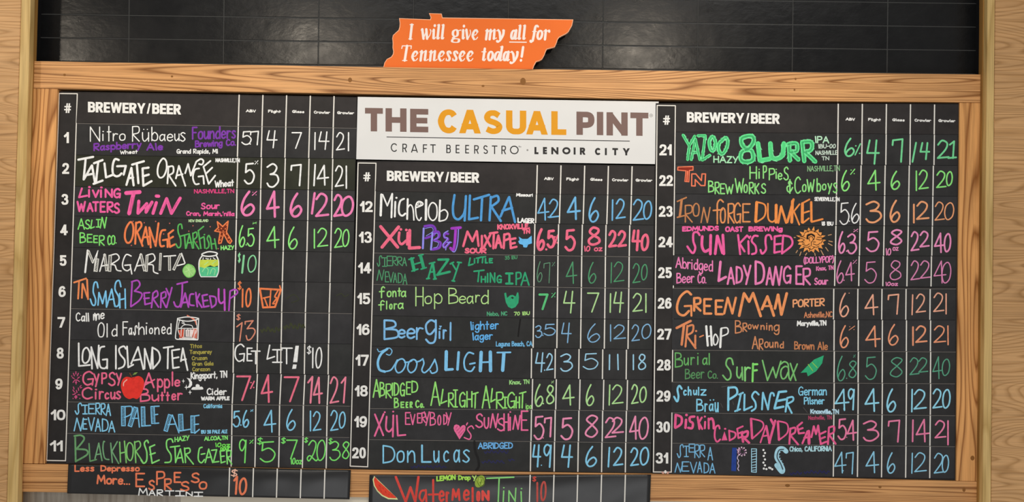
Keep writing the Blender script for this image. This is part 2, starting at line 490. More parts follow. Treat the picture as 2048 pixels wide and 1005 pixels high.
def bold_glyph(mb, ch, x0, x1, yt, yb, t, ty=None, shear=0.0):
    w, h = x1-x0, yb-yt
    ty = ty or t
    for kind, q in BCACHE[ch]:
        pts = [(t/2+p[0]*(w-t), ty/2+p[1]*(h-ty)) for p in q]
        if '~' in kind:
            pts = smooth_pts(pts, 6)
            n = len(pts)
            closed = math.hypot(pts[0][0]-pts[-1][0], pts[0][1]-pts[-1][1]) < 1e-6
            L = []
            for i in range(n):
                a = pts[i-1] if i > 0 else (pts[n-2] if closed else pts[0])
                b = pts[i+1] if i < n-1 else (pts[1] if closed else pts[-1])
                dx, dy = b[0]-a[0], b[1]-a[1]; l = math.hypot(dx, dy) or 1
                tt = t + (ty-t)*abs(dx/l)
                L.append(((pts[i][0]-dy/l*tt/2, pts[i][1]+dx/l*tt/2), (pts[i][0]+dy/l*tt/2, pts[i][1]-dx/l*tt/2)))
            polys = [[L[i][0], L[i+1][0], L[i+1][1], L[i][1]] for i in range(n-1)]
        else:
            polys = []
            for a, b in zip(pts[:-1], pts[1:]):
                dx, dy = b[0]-a[0], b[1]-a[1]; l = math.hypot(dx, dy) or 1
                dx /= l; dy /= l
                tt = t + (ty-t)*abs(dx)
                e = t/2
                a2 = (a[0]-dx*e, a[1]-dy*e); b2 = (b[0]+dx*e, b[1]+dy*e)
                polys.append([(a2[0]-dy*tt/2, a2[1]+dx*tt/2), (b2[0]-dy*tt/2, b2[1]+dx*tt/2), (b2[0]+dy*tt/2, b2[1]-dx*tt/2), (a2[0]+dy*tt/2, a2[1]-dx*tt/2)])
        for pl in polys:
            pl = clip(pl, w, h)
            if len(pl) >= 3:
                mb.poly([(x0+p[0], yb-p[1]+shear*(p[0])) for p in pl])

# ---------------------------------------------------------------- the setting
M_RAIL = wood('oak_rail', 'E0A76C', '8E5A2A', 'X', 17, 0.9, stretch=0.42, cross=9.0)
M_STILE = wood('oak_stile', 'E6A866', '965C28', 'Z', 8, 0.9, stretch=0.75, cross=8.0)
M_LOWRAIL = wood('oak_rail_straight', 'DFA569', '8A5424', 'X', 12, 0.9, stretch=0.16, cross=15.0)
M_PANEL = wood('wood_panelling', 'D3A571', 'AA7E4C', 'X', 17, 0.8, stretch=0.9, cross=7.0, contrast=0.8)
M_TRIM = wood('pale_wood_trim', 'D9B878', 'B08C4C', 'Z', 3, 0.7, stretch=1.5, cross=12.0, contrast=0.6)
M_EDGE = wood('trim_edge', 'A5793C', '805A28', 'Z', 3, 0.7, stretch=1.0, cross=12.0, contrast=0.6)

m, nt, b = base_mat('black_tile', 0.36, 0.25)
v = coords(nt, (1, 1, 1))
nt.links.new(ramp(nt, noise(nt, v, 9.0, 5.0, 0.6), [(0.3, hexc('0D0D0E')), (0.7, hexc('151515'))]), b.inputs['Base Color'])
nt.links.new(ramp(nt, noise(nt, v, 14.0, 4.0, 0.6), [(0.3, (0.26,)*3), (0.7, (0.36,)*3)]), b.inputs['Roughness'])
bump(nt, b, noise(nt, coords(nt, (9, 9, 14)), 1.0, 5.0, 0.6), 0.35, 0.006)
M_TILE = m
M_GROUT = flat('444442', 0.9, 0.1)
M_BLACK = flat('101012', 0.7, 0.2)

HT = -0.060                       # the tiles stand 6 cm behind the menu boards' plane


def tile_row(k, x):
    return 28.5 + (x-100)*0.0139 + 47.0*k


def tile_col(k, y):
    return 258 + 189.6*k - 0.012*(y-60)


def build_tiles():
    v = []; f = []
    for r in range(-9, 4):
        for c in range(-1, 9):
            g = 0.75
            q = []
            for cc, rr, sx, sy in ((c, r-1, g, g), (c+1, r-1, -g, g), (c+1, r, -g, -g), (c, r, g, -g)):
                x = tile_col(cc, 60) + sx
                y = tile_row(rr, x) + sy
                q.append((tile_col(cc, y)+sx, y))
            b0 = len(v)
            cx = sum(p[0] for p in q)/4; cy = sum(p[1] for p in q)/4
            v += [P(cx+(x-cx)*0.994, y+(1.0 if y < cy else -1.0), HT) for x, y in q]
            v += [P(x, y, HT-0.0005) for x, y in q]
            f.append((b0+3, b0+2, b0+1, b0))
            for i in range(4):
                j = (i+1) % 4
                f.append((b0+i, b0+j, b0+4+j, b0+4+i))
    o = mesh_obj('wall_back', v, f, M_TILE); o['kind'] = 'structure'


build_tiles()
g = slab('wall_back_grout', [(72, -460), (2020, -430), (2010, 1120), (30, 1120)], HT-0.03, HT-0.0006, M_GROUT); g['kind'] = 'structure'


def band(name, pts, h0, h1, mat, bevel=0.0):
    o = slab(name, pts, h0, h1, mat, None, bevel); o['kind'] = 'structure'
    return o


HW = 0.055                        # front of the wood panelling at both sides


def edge(x0, x1, y):              # a straight line given at y=0 and y=1000
    return x0 + (x1-x0)*y/1000.0


for nm, a, bq, mat, h0, h1 in (
        ('wall_left', ((-420, -440), (42.5, 13.5)), None, M_PANEL, 0.028, HW),
        ('trim_1', ((42.5, 13.5), (61.0, 35.0)), None, M_TRIM, 0.028, HW+0.006),
        ('trim_2', ((1975.5, 1965.5), (1990.0, 1982.0)), None, M_TRIM, 0.028, HW+0.006),
        ('wall_right', ((1990.2, 1982.2), (2480, 2470)), None, M_PANEL, 0.028, HW)):
    (xa0, xa1), (xb0, xb1) = a
    ya, yb = -430, 1250
    band(nm, [(edge(xa0, xa1, ya), ya), (edge(xb0, xb1, ya), ya), (edge(xb0, xb1, yb), yb), (edge(xa0, xa1, yb), yb)], h0, h1, mat, 0.002)
# the darker inner edges of the trim, stepped back toward the frame
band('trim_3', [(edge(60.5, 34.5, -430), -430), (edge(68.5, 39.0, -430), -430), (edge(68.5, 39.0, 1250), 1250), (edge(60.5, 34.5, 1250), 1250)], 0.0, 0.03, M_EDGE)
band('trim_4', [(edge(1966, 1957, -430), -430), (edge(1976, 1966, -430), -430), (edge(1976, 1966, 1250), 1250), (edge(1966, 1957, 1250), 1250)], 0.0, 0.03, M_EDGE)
# black returns between the trim and the tiles
band('trim_5', [(edge(55, 30, -430), -430), (edge(68.3, 38.8, -430), -430), (68.3-29.5*0.118, 118), (55-25*0.118, 118)], -0.09, -0.001, M_BLACK)
band('trim_6', [(edge(1966.2, 1957, -430), -430), (edge(1980, 1971, -430), -430), (1979, 145), (1965.1, 145)], -0.09, -0.001, M_BLACK)

# wall below the board: brushed steel at the left, cream beside it
m, nt, b = base_mat('brushed_steel', 0.42, 0.5)
b.inputs['Metallic'].default_value = 0.85
f = noise(nt, coords(nt, (60, 60, 3)), 1.0, 3.0, 0.6)
nt.links.new(ramp(nt, f, [(0.3, hexc('84796C')), (0.7, hexc('B0A698'))]), b.inputs['Base Color'])
o = slab('wall_lower', [(20, 970), (362, 970), (358, 1250), (10, 1250)], HT-0.001, 0.004, m); o['kind'] = 'structure'
o = slab('wall_lower_cream', [(362, 970), (2010, 990), (2000, 1250), (358, 1250)], HT-0.001, 0.004, flat('DCD2BE', 0.5)); o['kind'] = 'structure'

# ---------------------------------------------------------------- the wooden frame
fr = thing('oak_surround', 'oak surround of wide planks around the black menu boards, standing between the wood-panelled walls', 'frame', P(1003, 965, 0.0))
HF = 0.014


def frame_part(name, quad, mat):
    return slab(name, quad, -0.058, HF, mat, fr, 0.0012)


frame_part('top_rail', [(67.5, 122.3), (350, 127.5), (700, 133.3), (1030, 138.2), (1380, 142.3), (1966, 149), (1966, 205.3), (1380, 199.6), (1030, 193.3), (700, 187.2), (350, 181.2), (67, 176.6)], M_RAIL)
frame_part('side_stile', [(66.8, 177.2), (115.0, 178), (89.5, 928.5), (39.5, 928)], M_STILE)
frame_part('side_stile', [(1919.8, 205.6), (1965.8, 206), (1957.5, 963.6), (1912.6, 962.8)], M_STILE)
frame_part('bottom_rail', [(39.3, 928.8), (700, 940.8), (1304, 949.2), (1957.3, 964.2), (1956.8, 1012), (1300, 1003.0), (700, 995), (37.5, 984.5)], M_LOWRAIL)
M_KNOT = flat('8A5A28', 0.6)
for x, y, rx, ry in ((700, 160, 5, 6), (1046, 163, 7, 9), (966, 172, 4, 2.5), (344, 153, 3, 2.5), (1591, 158, 2.5, 3), (1589, 180, 2.5, 2.5), (129, 150, 3.5, 3), (1945, 917, 5, 6), (1575, 972, 6, 4), (1760, 975, 4, 3), (1928, 980, 4, 6)):
    kb = MB(HF, 0.0002); kb.disc(x, y, rx*0.8, ry*0.8)
    kb.build('knot', M_KNOT, fr)['label'] = 'dark knot in the oak'

# ---------------------------------------------------------------- orange sign on the top rail
SK = 400/2048.0


def sgn(x, y):
    return (760 + x*SK, 20 + y*SK)


outline = [(195, 83), (515, 97), (520, 75), (500, 32), (632, 37), (640, 78), (1980, 97), (1967, 160), (1930, 225), (1905, 245), (1870, 262), (1835, 280), (1820, 300), (1810, 335), (1790, 380),
           (1745, 392), (1708, 402), (1695, 430), (1685, 460), (1660, 505), (1630, 522), (1600, 530), (1578, 570), (1562, 618), (30, 600), (45, 540), (70, 502), (115, 480), (133, 452), (137, 425), (128, 385),
           (131, 340), (125, 290), (132, 258), (160, 232), (190, 207), (200, 175), (203, 140)]
sg = thing('state_shaped_sign', 'orange state-shaped sign with white italic lettering, standing on the oak rail', 'sign', P(952, 138, -0.012))
HS = -0.002
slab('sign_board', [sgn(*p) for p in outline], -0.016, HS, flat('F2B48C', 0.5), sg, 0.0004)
cx = sum(p[0] for p in outline)/len(outline)


def inset(pts, d):
    n = len(pts); out = []
    for i in range(n):
        a, b, c = pts[i-1], pts[i], pts[(i+1) % n]
        e1 = Vector((b[0]-a[0], b[1]-a[1])).normalized(); e2 = Vector((c[0]-b[0], c[1]-b[1])).normalized()
        n1 = Vector((-e1.y, e1.x)); n2 = Vector((-e2.y, e2.x))
        nn = (n1+n2); nn = nn/max(nn.length_squared/2, 0.7)
        out.append((b[0]+nn.x*d, b[1]+nn.y*d))
    return out


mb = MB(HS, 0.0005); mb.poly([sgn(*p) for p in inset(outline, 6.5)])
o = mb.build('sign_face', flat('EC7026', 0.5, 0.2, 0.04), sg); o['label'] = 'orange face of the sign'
# white bold italic serif lettering: pen-like stroke, thick on the way down, thin across ('_' = hairline)
SERIF = {
 'I': '_.28,1 1,1|.68,1 .32,0|_0,0 .72,0', 'w': '_0,.92 .14,1|.12,1 .24,.04|_.24,.02 .52,.85|.52,1 .6,.04|_~.6,.02 .85,.35 .97,.75 .9,.98|_.9,.98 .98,.9',
 'i': '_0,.56 .35,.66|.42,.66 .3,.06|_~.3,.02 .55,.0 .95,.12|.72,.98 .70,.94', 'l': '_.3,1 .75,1|.72,1 .3,.05|_~.3,.02 .6,0 .85,.1',
 'g': '~.45,1 .14,.88 .1,.62 .32,.46 .58,.56 .62,.84 .45,1|_.65,.92 1,.98|~.3,.46 .1,.34 .35,.3 .75,.24 .7,.04 .35,0 .02,.06 .05,.22 .3,.3',
 'v': '_0,.9 .16,1|.18,1 .36,.05|_~.36,.03 .7,.3 .92,.7 .85,.97', 'e': '_~.15,.42 .6,.5 .85,.78|~.85,.8 .6,1 .25,.75 .08,.35 .3,.02|_~.3,.02 .6,0 .9,.22',
 'm': '_0,.9 .12,1|.16,1 .05,0|_~.1,.5 .3,.9 .44,.97|.46,1 .36,0|_~.42,.5 .62,.9 .78,.97|.8,1 .74,.06|_.74,.03 .98,.14',
 'y': '_0,.95 .2,1|~.22,1 .4,.8 .48,.3|~.95,.97 .85,.6 .5,.2 .2,.03|_~.2,.03 .1,0 .02,.06|.06,.1 .08,.06|.9,.98 .92,.9',
 'a': '~.72,.85 .5,1 .2,.75 .08,.3 .25,.02 .5,.2 .72,.7|.86,1 .68,.08|_~.68,.03 .8,0 1,.14', 'f': '~.98,.93 .8,1 .62,.85 .45,.4 .3,.1|_~.3,.1 .15,0 .02,.05|.04,.09 .05,.05|_.3,.64 .8,.64',
 'o': '~.6,1 .2,.75 .08,.3 .35,.0 .75,.25 .92,.7 .6,1', 'r': '_0,.9 .3,1|.36,1 .2,0|_~.26,.4 .5,.85 .8,.98|.9,.95 .92,.85',
 'T': '_.08,1 1,1|_.08,1 .02,.82|_1,1 .96,.82|.56,1 .32,0|_.1,0 .55,0', 'n': '_0,.9 .2,1|.24,1 .1,0|_~.16,.45 .45,.9 .68,.97|.72,1 .6,.06|_~.6,.02 .8,0 1,.14',
 's': '~.9,.8 .6,1 .3,.85 .45,.55 .7,.25 .45,0 .05,.08|_.92,.9 .9,.76|_.02,.02 .04,.24', 't': '.66,1 .3,.08|_~.3,.03 .55,0 .85,.15|_0,.74 .95,.74',
 'd': '~.62,.58 .45,.65 .18,.5 .06,.2 .2,.02 .42,.15 .62,.45|.95,1 .68,.06|_~.68,.02 .8,0 .95,.08|_.75,1 .98,1', '!': '.9,.98 .5,.3|.3,.05 .28,.02', '-': '.0,.5 1,.5',
}
SC = {k: parse(s) for k, s in SERIF.items()}


def serif(mb, ch, x0, x1, yt, yb, thick, hair):
    for kind, q in SC[ch]:
        r = [sgn(x0+thick*0.35+p[0]*(x1-x0-thick*0.7), yb-hair*0.5-p[1]*(yb-yt-hair)) for p in q]
        if '~' in kind:
            r = smooth_pts(r)
        ws = []
        for i in range(len(r)):
            a = r[max(i-1, 0)]; c = r[min(i+1, len(r)-1)]
            dx, dy = c[0]-a[0], c[1]-a[1]; l = math.hypot(dx, dy) or 1
            ws.append((hair if '_' in kind else hair + (thick-hair)*min(1, abs(dy/l)*1.05)**1.3)*SK)
        mb.ribbon(r, ws)


mb = MB(lambda x, y: HS+0.0006, 0.0003)
for ch, x0, x1, yt, yb in (('I', 286, 350, 145, 302), ('w', 412, 532, 193, 303), ('i', 528, 580, 150, 302), ('l', 570, 622, 150, 302), ('l', 615, 668, 150, 302), ('g', 730, 838, 198, 337), ('i', 832, 876, 155, 303), ('v', 866, 940, 198, 305),
        ('e', 935, 1015, 198, 306), ('m', 1072, 1204, 200, 306), ('y', 1186, 1280, 202, 336), ('a', 1330, 1414, 203, 306), ('l', 1403, 1455, 156, 306), ('l', 1450, 1502, 156, 306), ('f', 1530, 1628, 153, 338), ('o', 1600, 1674, 205, 307), ('r', 1668, 1746, 203, 307),
        ('T', 212, 330, 363, 523), ('e', 318, 400, 417, 523), ('n', 398, 502, 417, 523), ('n', 496, 594, 417, 523), ('e', 590, 672, 417, 525), ('s', 668, 738, 417, 525), ('s', 735, 808, 417, 525), ('e', 803, 882, 417, 525), ('e', 882, 966, 417, 525),
        ('t', 1034, 1098, 392, 524), ('o', 1095, 1168, 420, 526), ('d', 1162, 1264, 373, 526), ('a', 1252, 1334, 423, 526), ('y', 1324, 1422, 424, 555), ('!', 1424, 1478, 373, 526)):
    serif(mb, ch, x0, x1, yt, yb, 25, 10)
mb.ribbon([sgn(1328, 329), sgn(1498, 331)], 2.2)
mb.build('sign_lettering', flat('F8E9DE', 0.5), sg)['label'] = 'white italic lettering'

# ---------------------------------------------------------------- white shop sign
ws = thing('shop_sign', 'white rectangular sign with brown and amber capitals above the middle menu board', 'sign', P(1012, 324, 0.0))
slab('sign_panel', [(715.3, 193.8), (1010, 198.5), (1317.5, 203.2), (1310, 328.6), (1010, 324.0), (712.4, 318.8)], 0.0003, 0.003, flat('E2E1DE', 0.45, 0.3, 0.03), ws, 0.0006)
KS = 610/2048.0


def sb(mb, ch, x0, x1, yt, yb, t, ty=None):
    bold_glyph(mb, ch, 710+x0*KS, 710+x1*KS, 190+yt*KS, 190+yb*KS, t*KS, (ty or t)*KS, 0.016)


for nm, colr, lab, L in (('brown_lettering', '7A6058', 'brown capitals', (('T', 67, 187, 87, 244), ('H', 205, 346, 89, 246), ('E', 370, 492, 93, 250), ('P', 1487, 1608, 112, 268), ('I', 1624, 1667, 114, 270), ('N', 1689, 1831, 116, 272), ('T', 1849, 1970, 118, 274))),
        ('amber_lettering', 'E39A0C', 'amber capitals', (('C', 556, 694, 96, 257), ('A', 694, 850, 99, 257), ('S', 862, 992, 102, 262), ('U', 1014, 1150, 104, 264), ('A', 1144, 1300, 107, 265), ('L', 1318, 1419, 109, 268)))):
    mb = MB(0.003, 0.0003)
    for ch, x0, x1, yt, yb in L:
        sb(mb, ch, x0, x1, yt, yb, 43 if ch != 'A' else 42, 38)
    mb.build(nm, flat(colr, 0.5, 0.3, 0.03), ws)['label'] = lab
mb = MB(0.003, 0.0003)
for ch, x0, yt, wd_ in (('C', 240, 325, 45), ('R', 318, 328, 32), ('A', 372, 330, 54), ('F', 456, 332, 28), ('T', 505, 332, 37), ('B', 613, 334, 30), ('E', 676, 335, 26), ('E', 740, 336, 26), ('R', 800, 338, 32), ('S', 861, 339, 32), ('T', 919, 340, 37), ('R', 983, 341, 32), ('O', 1040, 341, 59)):
    sb(mb, ch, x0, x0+wd_, yt, yt+57, 7)
for ch, x0, yt, wd_ in (('L', 1205, 350, 27), ('E', 1262, 350, 27), ('N', 1318, 351, 48), ('O', 1392, 351, 55), ('I', 1468, 353, 13), ('R', 1510, 354, 36), ('C', 1611, 356, 40), ('I', 1678, 357, 13), ('T', 1728, 357, 38), ('Y', 1798, 358, 47)):
    sb(mb, ch, x0, x0+wd_, yt, yt+48, 13)
mb.poly([(710+x*KS, 190+y*KS) for x, y in ((212, 280), (1845, 308), (1845, 313), (212, 285))])
mb.ribbon([(710+1099*KS, 190+345*KS), (710+1106*KS, 190+345*KS)], 0.8); mb.ribbon([(710+1102*KS, 190+345*KS), (710+1102*KS, 190+352*KS)], 0.7)
mb.ribbon([(710+1109*KS, 190+352*KS), (710+1109*KS, 190+345*KS), (710+1112*KS, 190+350*KS), (710+1115*KS, 190+345*KS), (710+1115*KS, 190+352*KS)], 0.6)
mb.build('small_lettering', flat('2E2C2C', 0.5), ws)['label'] = 'thin black capitals under a rule'
mb = MB(0.003, 0.0003)
mb.disc(710+1158*KS, 190+371*KS, 1.9)
mb.ribbon(smooth_pts([(710+(1988+10*math.cos(t))*KS, 190+(138+10*math.sin(t))*KS) for t in [i*math.pi/4 for i in range(9)]]), 0.9)
mb.disc(710+1988*KS, 190+138*KS, 1.2)
mb.build('mark', flat('9A9894', 0.5), ws)['label'] = 'grey dot and registered mark'

# ---------------------------------------------------------------- the three menu boards
M_BOARD = vinyl('board_vinyl', '2B2827', 0.6, 0.2)
M_HEAD = vinyl('header_vinyl', '2D2928', 0.55, 0.22)
M_STRIP = [vinyl('strip_vinyl_%d' % i, c, 0.58, 0.2) for i, c in enumerate(('2C2B2B', '2E2D2D', '2F2E2F', '2C2C2B'))]
M_OLIVE = vinyl('strip_vinyl_olive', '2B2C21', 0.58, 0.2)
M_PRINT = flat('F1EFE9', 0.55, 0.25, 0.03)
M_LINE = flat('E9E4DA', 0.55, 0.25, 0.04)


def bl(y, y0, x0, y1, x1):
    return x0 + (x1-x0)*(y-y0)/(y1-y0)


def make_board(label, quad, hb, border, numbers, title, labels, lines, header):
    t = thing('menu_board', label, 'menu board', P((quad[2][0]+quad[3][0])/2, (quad[2][1]+quad[3][1])/2, hb), 'black menu boards in the oak frame')
    slab('panel', quad, hb-0.005, hb, M_BOARD, t, 0.0008)
    slab('header_panel', header, hb+0.0001, hb+0.0012, M_HEAD, t, 0.0006)
    H = hb+0.0012
    for segs in border:
        pass
    mb = MB(hb, 0.0003)
    for a, c in border:
        mb.ribbon([a, c], 2.1, cap='none')
    mb.build('number_border', M_LINE, t)['label'] = 'white outline around the number column'
    for txt, x0, x1, yt, yb in numbers:
        mb = MB(hb, 0.0003)
        n = len(txt); w = x1-x0
        if n == 1:
            bold_glyph(mb, txt, x0, x1, yt, yb, (3.0 if txt == '#' else 4.7), (2.6 if txt == '#' else 4.2))
        else:
            g = 1.0; 
            ws_ = [0.62 if c == '1' else 1.0 for c in txt]
            u = (w-g)/sum(ws_); x = x0
            for c, q in zip(txt, ws_):
                bold_glyph(mb, c, x, x+u*q, yt, yb, 4.7, 4.2)
                x += u*q+g
        mb.build('row_number' if txt != '#' else 'number_heading', M_PRINT, t)
    mb = MB(H, 0.0003)
    x0, x1, yA, yB, cap = title
    adv = {'B': 15.4, 'R': 15.8, 'E': 13.4, 'W': 23.5, 'Y': 17.0, '/': 12.5}
    tot = sum(adv[c] for c in 'BREWERY/BEER'); x = x0
    for c in 'BREWERY/BEER':
        a = adv[c]*(x1-x0)/tot
        yb = yA + (yB-yA)*(x-x0)/(x1-x0)
        g = -0.2 if c == 'Y' else (2.2 if c == '/' else 0.45)
        bold_glyph(mb, c, x+g, x+a-g, yb-cap, yb, 5.3 if c not in 'WY/' else (4.5 if c != '/' else 3.2), 4.2, (yB-yA)/(x1-x0))
        x += a
    mb.build('heading', M_PRINT, t)['label'] = 'bold white heading'
    for txt, lx0, lx1, ly0, ly1 in labels:
        mb = MB(H, 0.0003)
        lay(mb, txt, lx0-0.4, lx1+0.4, ly1-0.9, ly1-0.1, 6.0, 1.65)
        mb.build('column_label', M_PRINT, t)
    for i in range(5):
        mb = MB(H, 0.0003)
        (xa, ya), (xb, yb) = lines[i]
        mb.ribbon([(xa, ya), (xb, yb)], 2.5, cap='none')
        mb.build('column_line', M_LINE, t)
    return t


def lay(mb, txt, x0, x1, b0, b1, cap, lw, sl=0.0):
    gap = 0.2
    toks = list(txt)
    tot = sum(FCACHE[c][0] for c in toks) + gap*(len(toks)-1)
    s = (x1-x0-lw)/tot; x = x0+lw/2
    for c in toks:
        wd_, st = FCACHE[c]
        for kind, q in st:
            r = []
            for p in q:
                px = x+p[0]*wd_*s
                by = b0+(b1-b0)*(px-x0)/max(x1-x0, 1)
                r.append((px+p[1]*cap*sl, by-lw*0.5-p[1]*(cap-lw)))
            stroke(mb, kind, r, lw)
        x += (wd_+gap)*s


K = 0.199


def cr(ox, oy, *a):               # crop coordinates -> photograph coordinates, pairs of (x, y)
    return tuple(ox+v*K if i % 2 == 0 else oy+v*K for i, v in enumerate(a))


def nums(lst):
    return [(t, ox+x0*K, ox+x1*K, oy+y0*K, oy+y1*K) for ox, oy, t, x0, x1, y0, y1 in lst]


A1, A3, A5 = (110, 180), (110, 365), (110, 550)
make_board('left menu board, printed rows 1 to 11 down its side', [(117, 182.8), (400, 188), (714, 194.2), (699.5, 940), (91.6, 928.6)], 0.0,
    [((118.2, 187.2), (154.8, 187.6)), ((118.2, 186.2), (93.2, 922.6)), ((154.6, 187), (131.0, 922.9)), ((92.4, 921.8), (132.0, 922.4))],
    nums([(110, 180, '#', 92, 162, 135, 232), (110, 180, '1', 88, 140, 425, 535), (110, 180, '2', 72, 142, 735, 845), (110, 365, '3', 62, 135, 117, 226), (110, 365, '4', 52, 128, 425, 532), (110, 365, '5', 45, 116, 733, 840),
          (110, 550, '6', 35, 108, 114, 224), (110, 550, '7', 25, 102, 425, 532), (110, 550, '8', 16, 88, 733, 844), (110, 730, '9', 2, 76, 139, 249)]) + [('10', 101.3, 131, 820, 841.2), ('11', 99.5, 125.5, 881.8, 903.6)],
    (175.4, 362.5, 224.6, 229.4, 20.9),
    [('ABV', 492, 511.5, 218, 225.6), ('Flight', 536.5, 561.5, 219, 226.4), ('Glass', 584.5, 608.5, 220, 227), ('Crowler', 627.8, 659.8, 221, 228.4), ('Growler', 674.5, 708, 222, 229.4)],
    [((478.4+47.45*i, 189.5+0.7*i), (476.6+47.45*i, 252+0.9*i)) for i in range(5)],
    [(156, 185.5), (713.5, 195.4), (712.3, 256.0), (152.4, 246.0)])
make_board('middle menu board under the white sign, printed rows 12 to 20 down its side', [(714.2, 321.5), (1010, 326.6), (1310.3, 331.5), (1303, 947.6), (700.3, 940.6)], 0.0,
    [((716.2, 326.2), (752.2, 326.8)), ((716.2, 325.2), (700.4, 933.6)), ((752, 326), (735.4, 935)), ((700, 933.2), (736.4, 934.6))],
    nums([(710, 330, '#', 83, 155, 75, 166), (710, 330, '12', 48, 178, 365, 475), (710, 330, '13', 38, 169, 672, 785), (710, 500, '14', 30, 163, 128, 238), (710, 500, '15', 22, 153, 435, 548), (710, 500, '16', 14, 148, 747, 858),
          (710, 680, '17', 4, 138, 151, 262), (710, 680, '18', -4, 129, 460, 571), (710, 680, '19', -9, 121, 769, 882)]) + [('20', 704.3, 731.8, 895.6, 917.6)],
    (773.2, 959, 362.0, 366.0, 20.4),
    [('ABV', 1088.5, 1107, 354, 361.2), ('Flight', 1133, 1157.7, 355, 362.2), ('Glass', 1180.8, 1204.8, 355.6, 362.8), ('Crowler', 1224.2, 1256.6, 356.8, 363.8), ('Growler', 1271.5, 1304.3, 357, 364.4)],
    [((1074.6+47.4*i, 330.5+0.6*i), (1073.2+47.4*i, 388.2+0.6*i)) for i in range(5)],
    [(754, 325.2), (1309.4, 333.6), (1308.2, 391.6), (750.6, 382.6)])
RB = 0.0048
make_board('right menu board, printed rows 21 to 31 down its side', [(1311.6, 206.6), (1918.6, 207.2), (1911.8, 961.6), (1304.2, 949.2)], RB,
    [((1314.4, 211.0), (1351.0, 211.6)), ((1314.4, 210), (1306.8, 945.2)), ((1350.8, 211), (1342.6, 945.8)), ((1306.0, 944.8), (1343.4, 945.2))],
    nums([(1310, 200, '#', 80, 151, 157, 250), (1310, 200, '21', 44, 168, 447, 558), (1310, 200, '22', 42, 180, 757, 866), (1310, 385, '23', 38, 178, 137, 246), (1310, 385, '24', 35, 178, 446, 553), (1310, 385, '25', 32, 169, 754, 863),
          (1310, 570, '26', 28, 167, 131, 241), (1310, 570, '27', 22, 165, 442, 552), (1310, 570, '28', 20, 158, 751, 863), (1310, 760, '29', 15, 156, 109, 221), (1310, 760, '30', 11, 151, 421, 532), (1310, 760, '31', 5, 133, 734, 844)]),
    (1373.2, 1560, 244.8, 248.2, 20.6),
    [('ABV', 1691.5, 1709.8, 235, 242.2), ('Flight', 1736.6, 1761.6, 236, 243), ('Glass', 1784.8, 1809.3, 237, 243.6), ('Crowler', 1829.2, 1862, 237.4, 244.4), ('Growler', 1877, 1910.4, 238, 245.2)],
    [((1676.6+48.15*i, 207.6+0.4*i), (1675.8+48.15*i, 267.4+0.4*i)) for i in range(5)],
    [(1352.5, 208.4), (1917.4, 209.0), (1916.4, 269.2), (1352, 263.8)])

# ---------------------------------------------------------------- menu strips: drawing helpers
CUR = {}
FIGS = ('abv', 'flight', 'glass', 'crowler', 'growler', 'price')
NAMES = {'brewery': 'brewery_lettering', 'beer': 'beer_lettering', 'note': 'style_note', 'town': 'town_note', 'abv': 'abv_figure', 'flight': 'flight_price', 'glass': 'glass_price', 'crowler': 'crowler_price', 'growler': 'growler_price', 'price': 'price_figure'}


def layer(part, colr):
    L = CUR['layers']
    if (part, colr) not in L:
        L[(part, colr)] = MB(CUR['h'], 0.0003 + 0.00016*(0 if part in FIGS else CUR['n'] % 8), CUR.get('sag', False)); CUR['n'] += (part not in FIGS)
    return L[(part, colr)]


def O(ox, oy, k=0.199):
    CUR['o'] = (ox, oy, k)


def T(x, y):
    ox, oy, k = CUR['o']
    return (ox+x*k, oy+y*k)


def bx(part, colr, lw, spec):
    """letters in boxes: 'glyph x0 x1 ytop ybottom; ...'"""
    mb = layer(part, colr); k = CUR['o'][2]
    for s in spec.split(';'):
        q = s.split()
        if not q:
            continue
        x0, x1, yt, yb = (float(a) for a in q[1:5])
        (X0, Y0), (X1, Y1) = T(x0, yt), T(x1, yb)
        glyph_box(mb, q[0], X0, X1, Y0, Y1, (float(q[5]) if len(q) > 5 else lw)*k)


def wd(part, colr, lw, txt, x0, x1, b0, b1, cap, sl=0.0):
    mb = layer(part, colr); k = CUR['o'][2]
    (X0, Y0), (X1, Y1) = T(x0, b0), T(x1, b1)
    lay(mb, txt, X0, X1, Y0, Y1, cap*k, lw*k, sl)


def dr(part, colr, lw, strokes):
    mb = layer(part, colr); k = CUR['o'][2]
    for kind, q in parse(strokes):
        stroke(mb, kind, [T(*p) for p in q], lw*k)


def fl(part, colr, pts, smooth=False):
    mb = layer(part, colr)
    q = [tuple(float(c) for c in p.split(',')) for p in pts.split()]
    r = [T(*p) for p in q]
    if smooth:
        r = smooth_pts(r + [r[0]])[:-1]
    mb.poly(r)


def dots(part, colr, r, pts):
    mb = layer(part, colr); k = CUR['o'][2]
    for p in pts.split():
        x, y = (float(c) for c in p.split(','))
        mb.disc(*T(x, y), r*k, seg=10)


def zig(part, colr, lw, x0, x1, y, amp=12, step=14):
    n = int((x1-x0)/step)
    dr(part, colr, lw, '~' + ' '.join('%f,%f' % (x0+i*step, y+amp*math.sin(i*2.1)+amp*0.5*math.sin(i*0.9)) for i in range(n+1)))


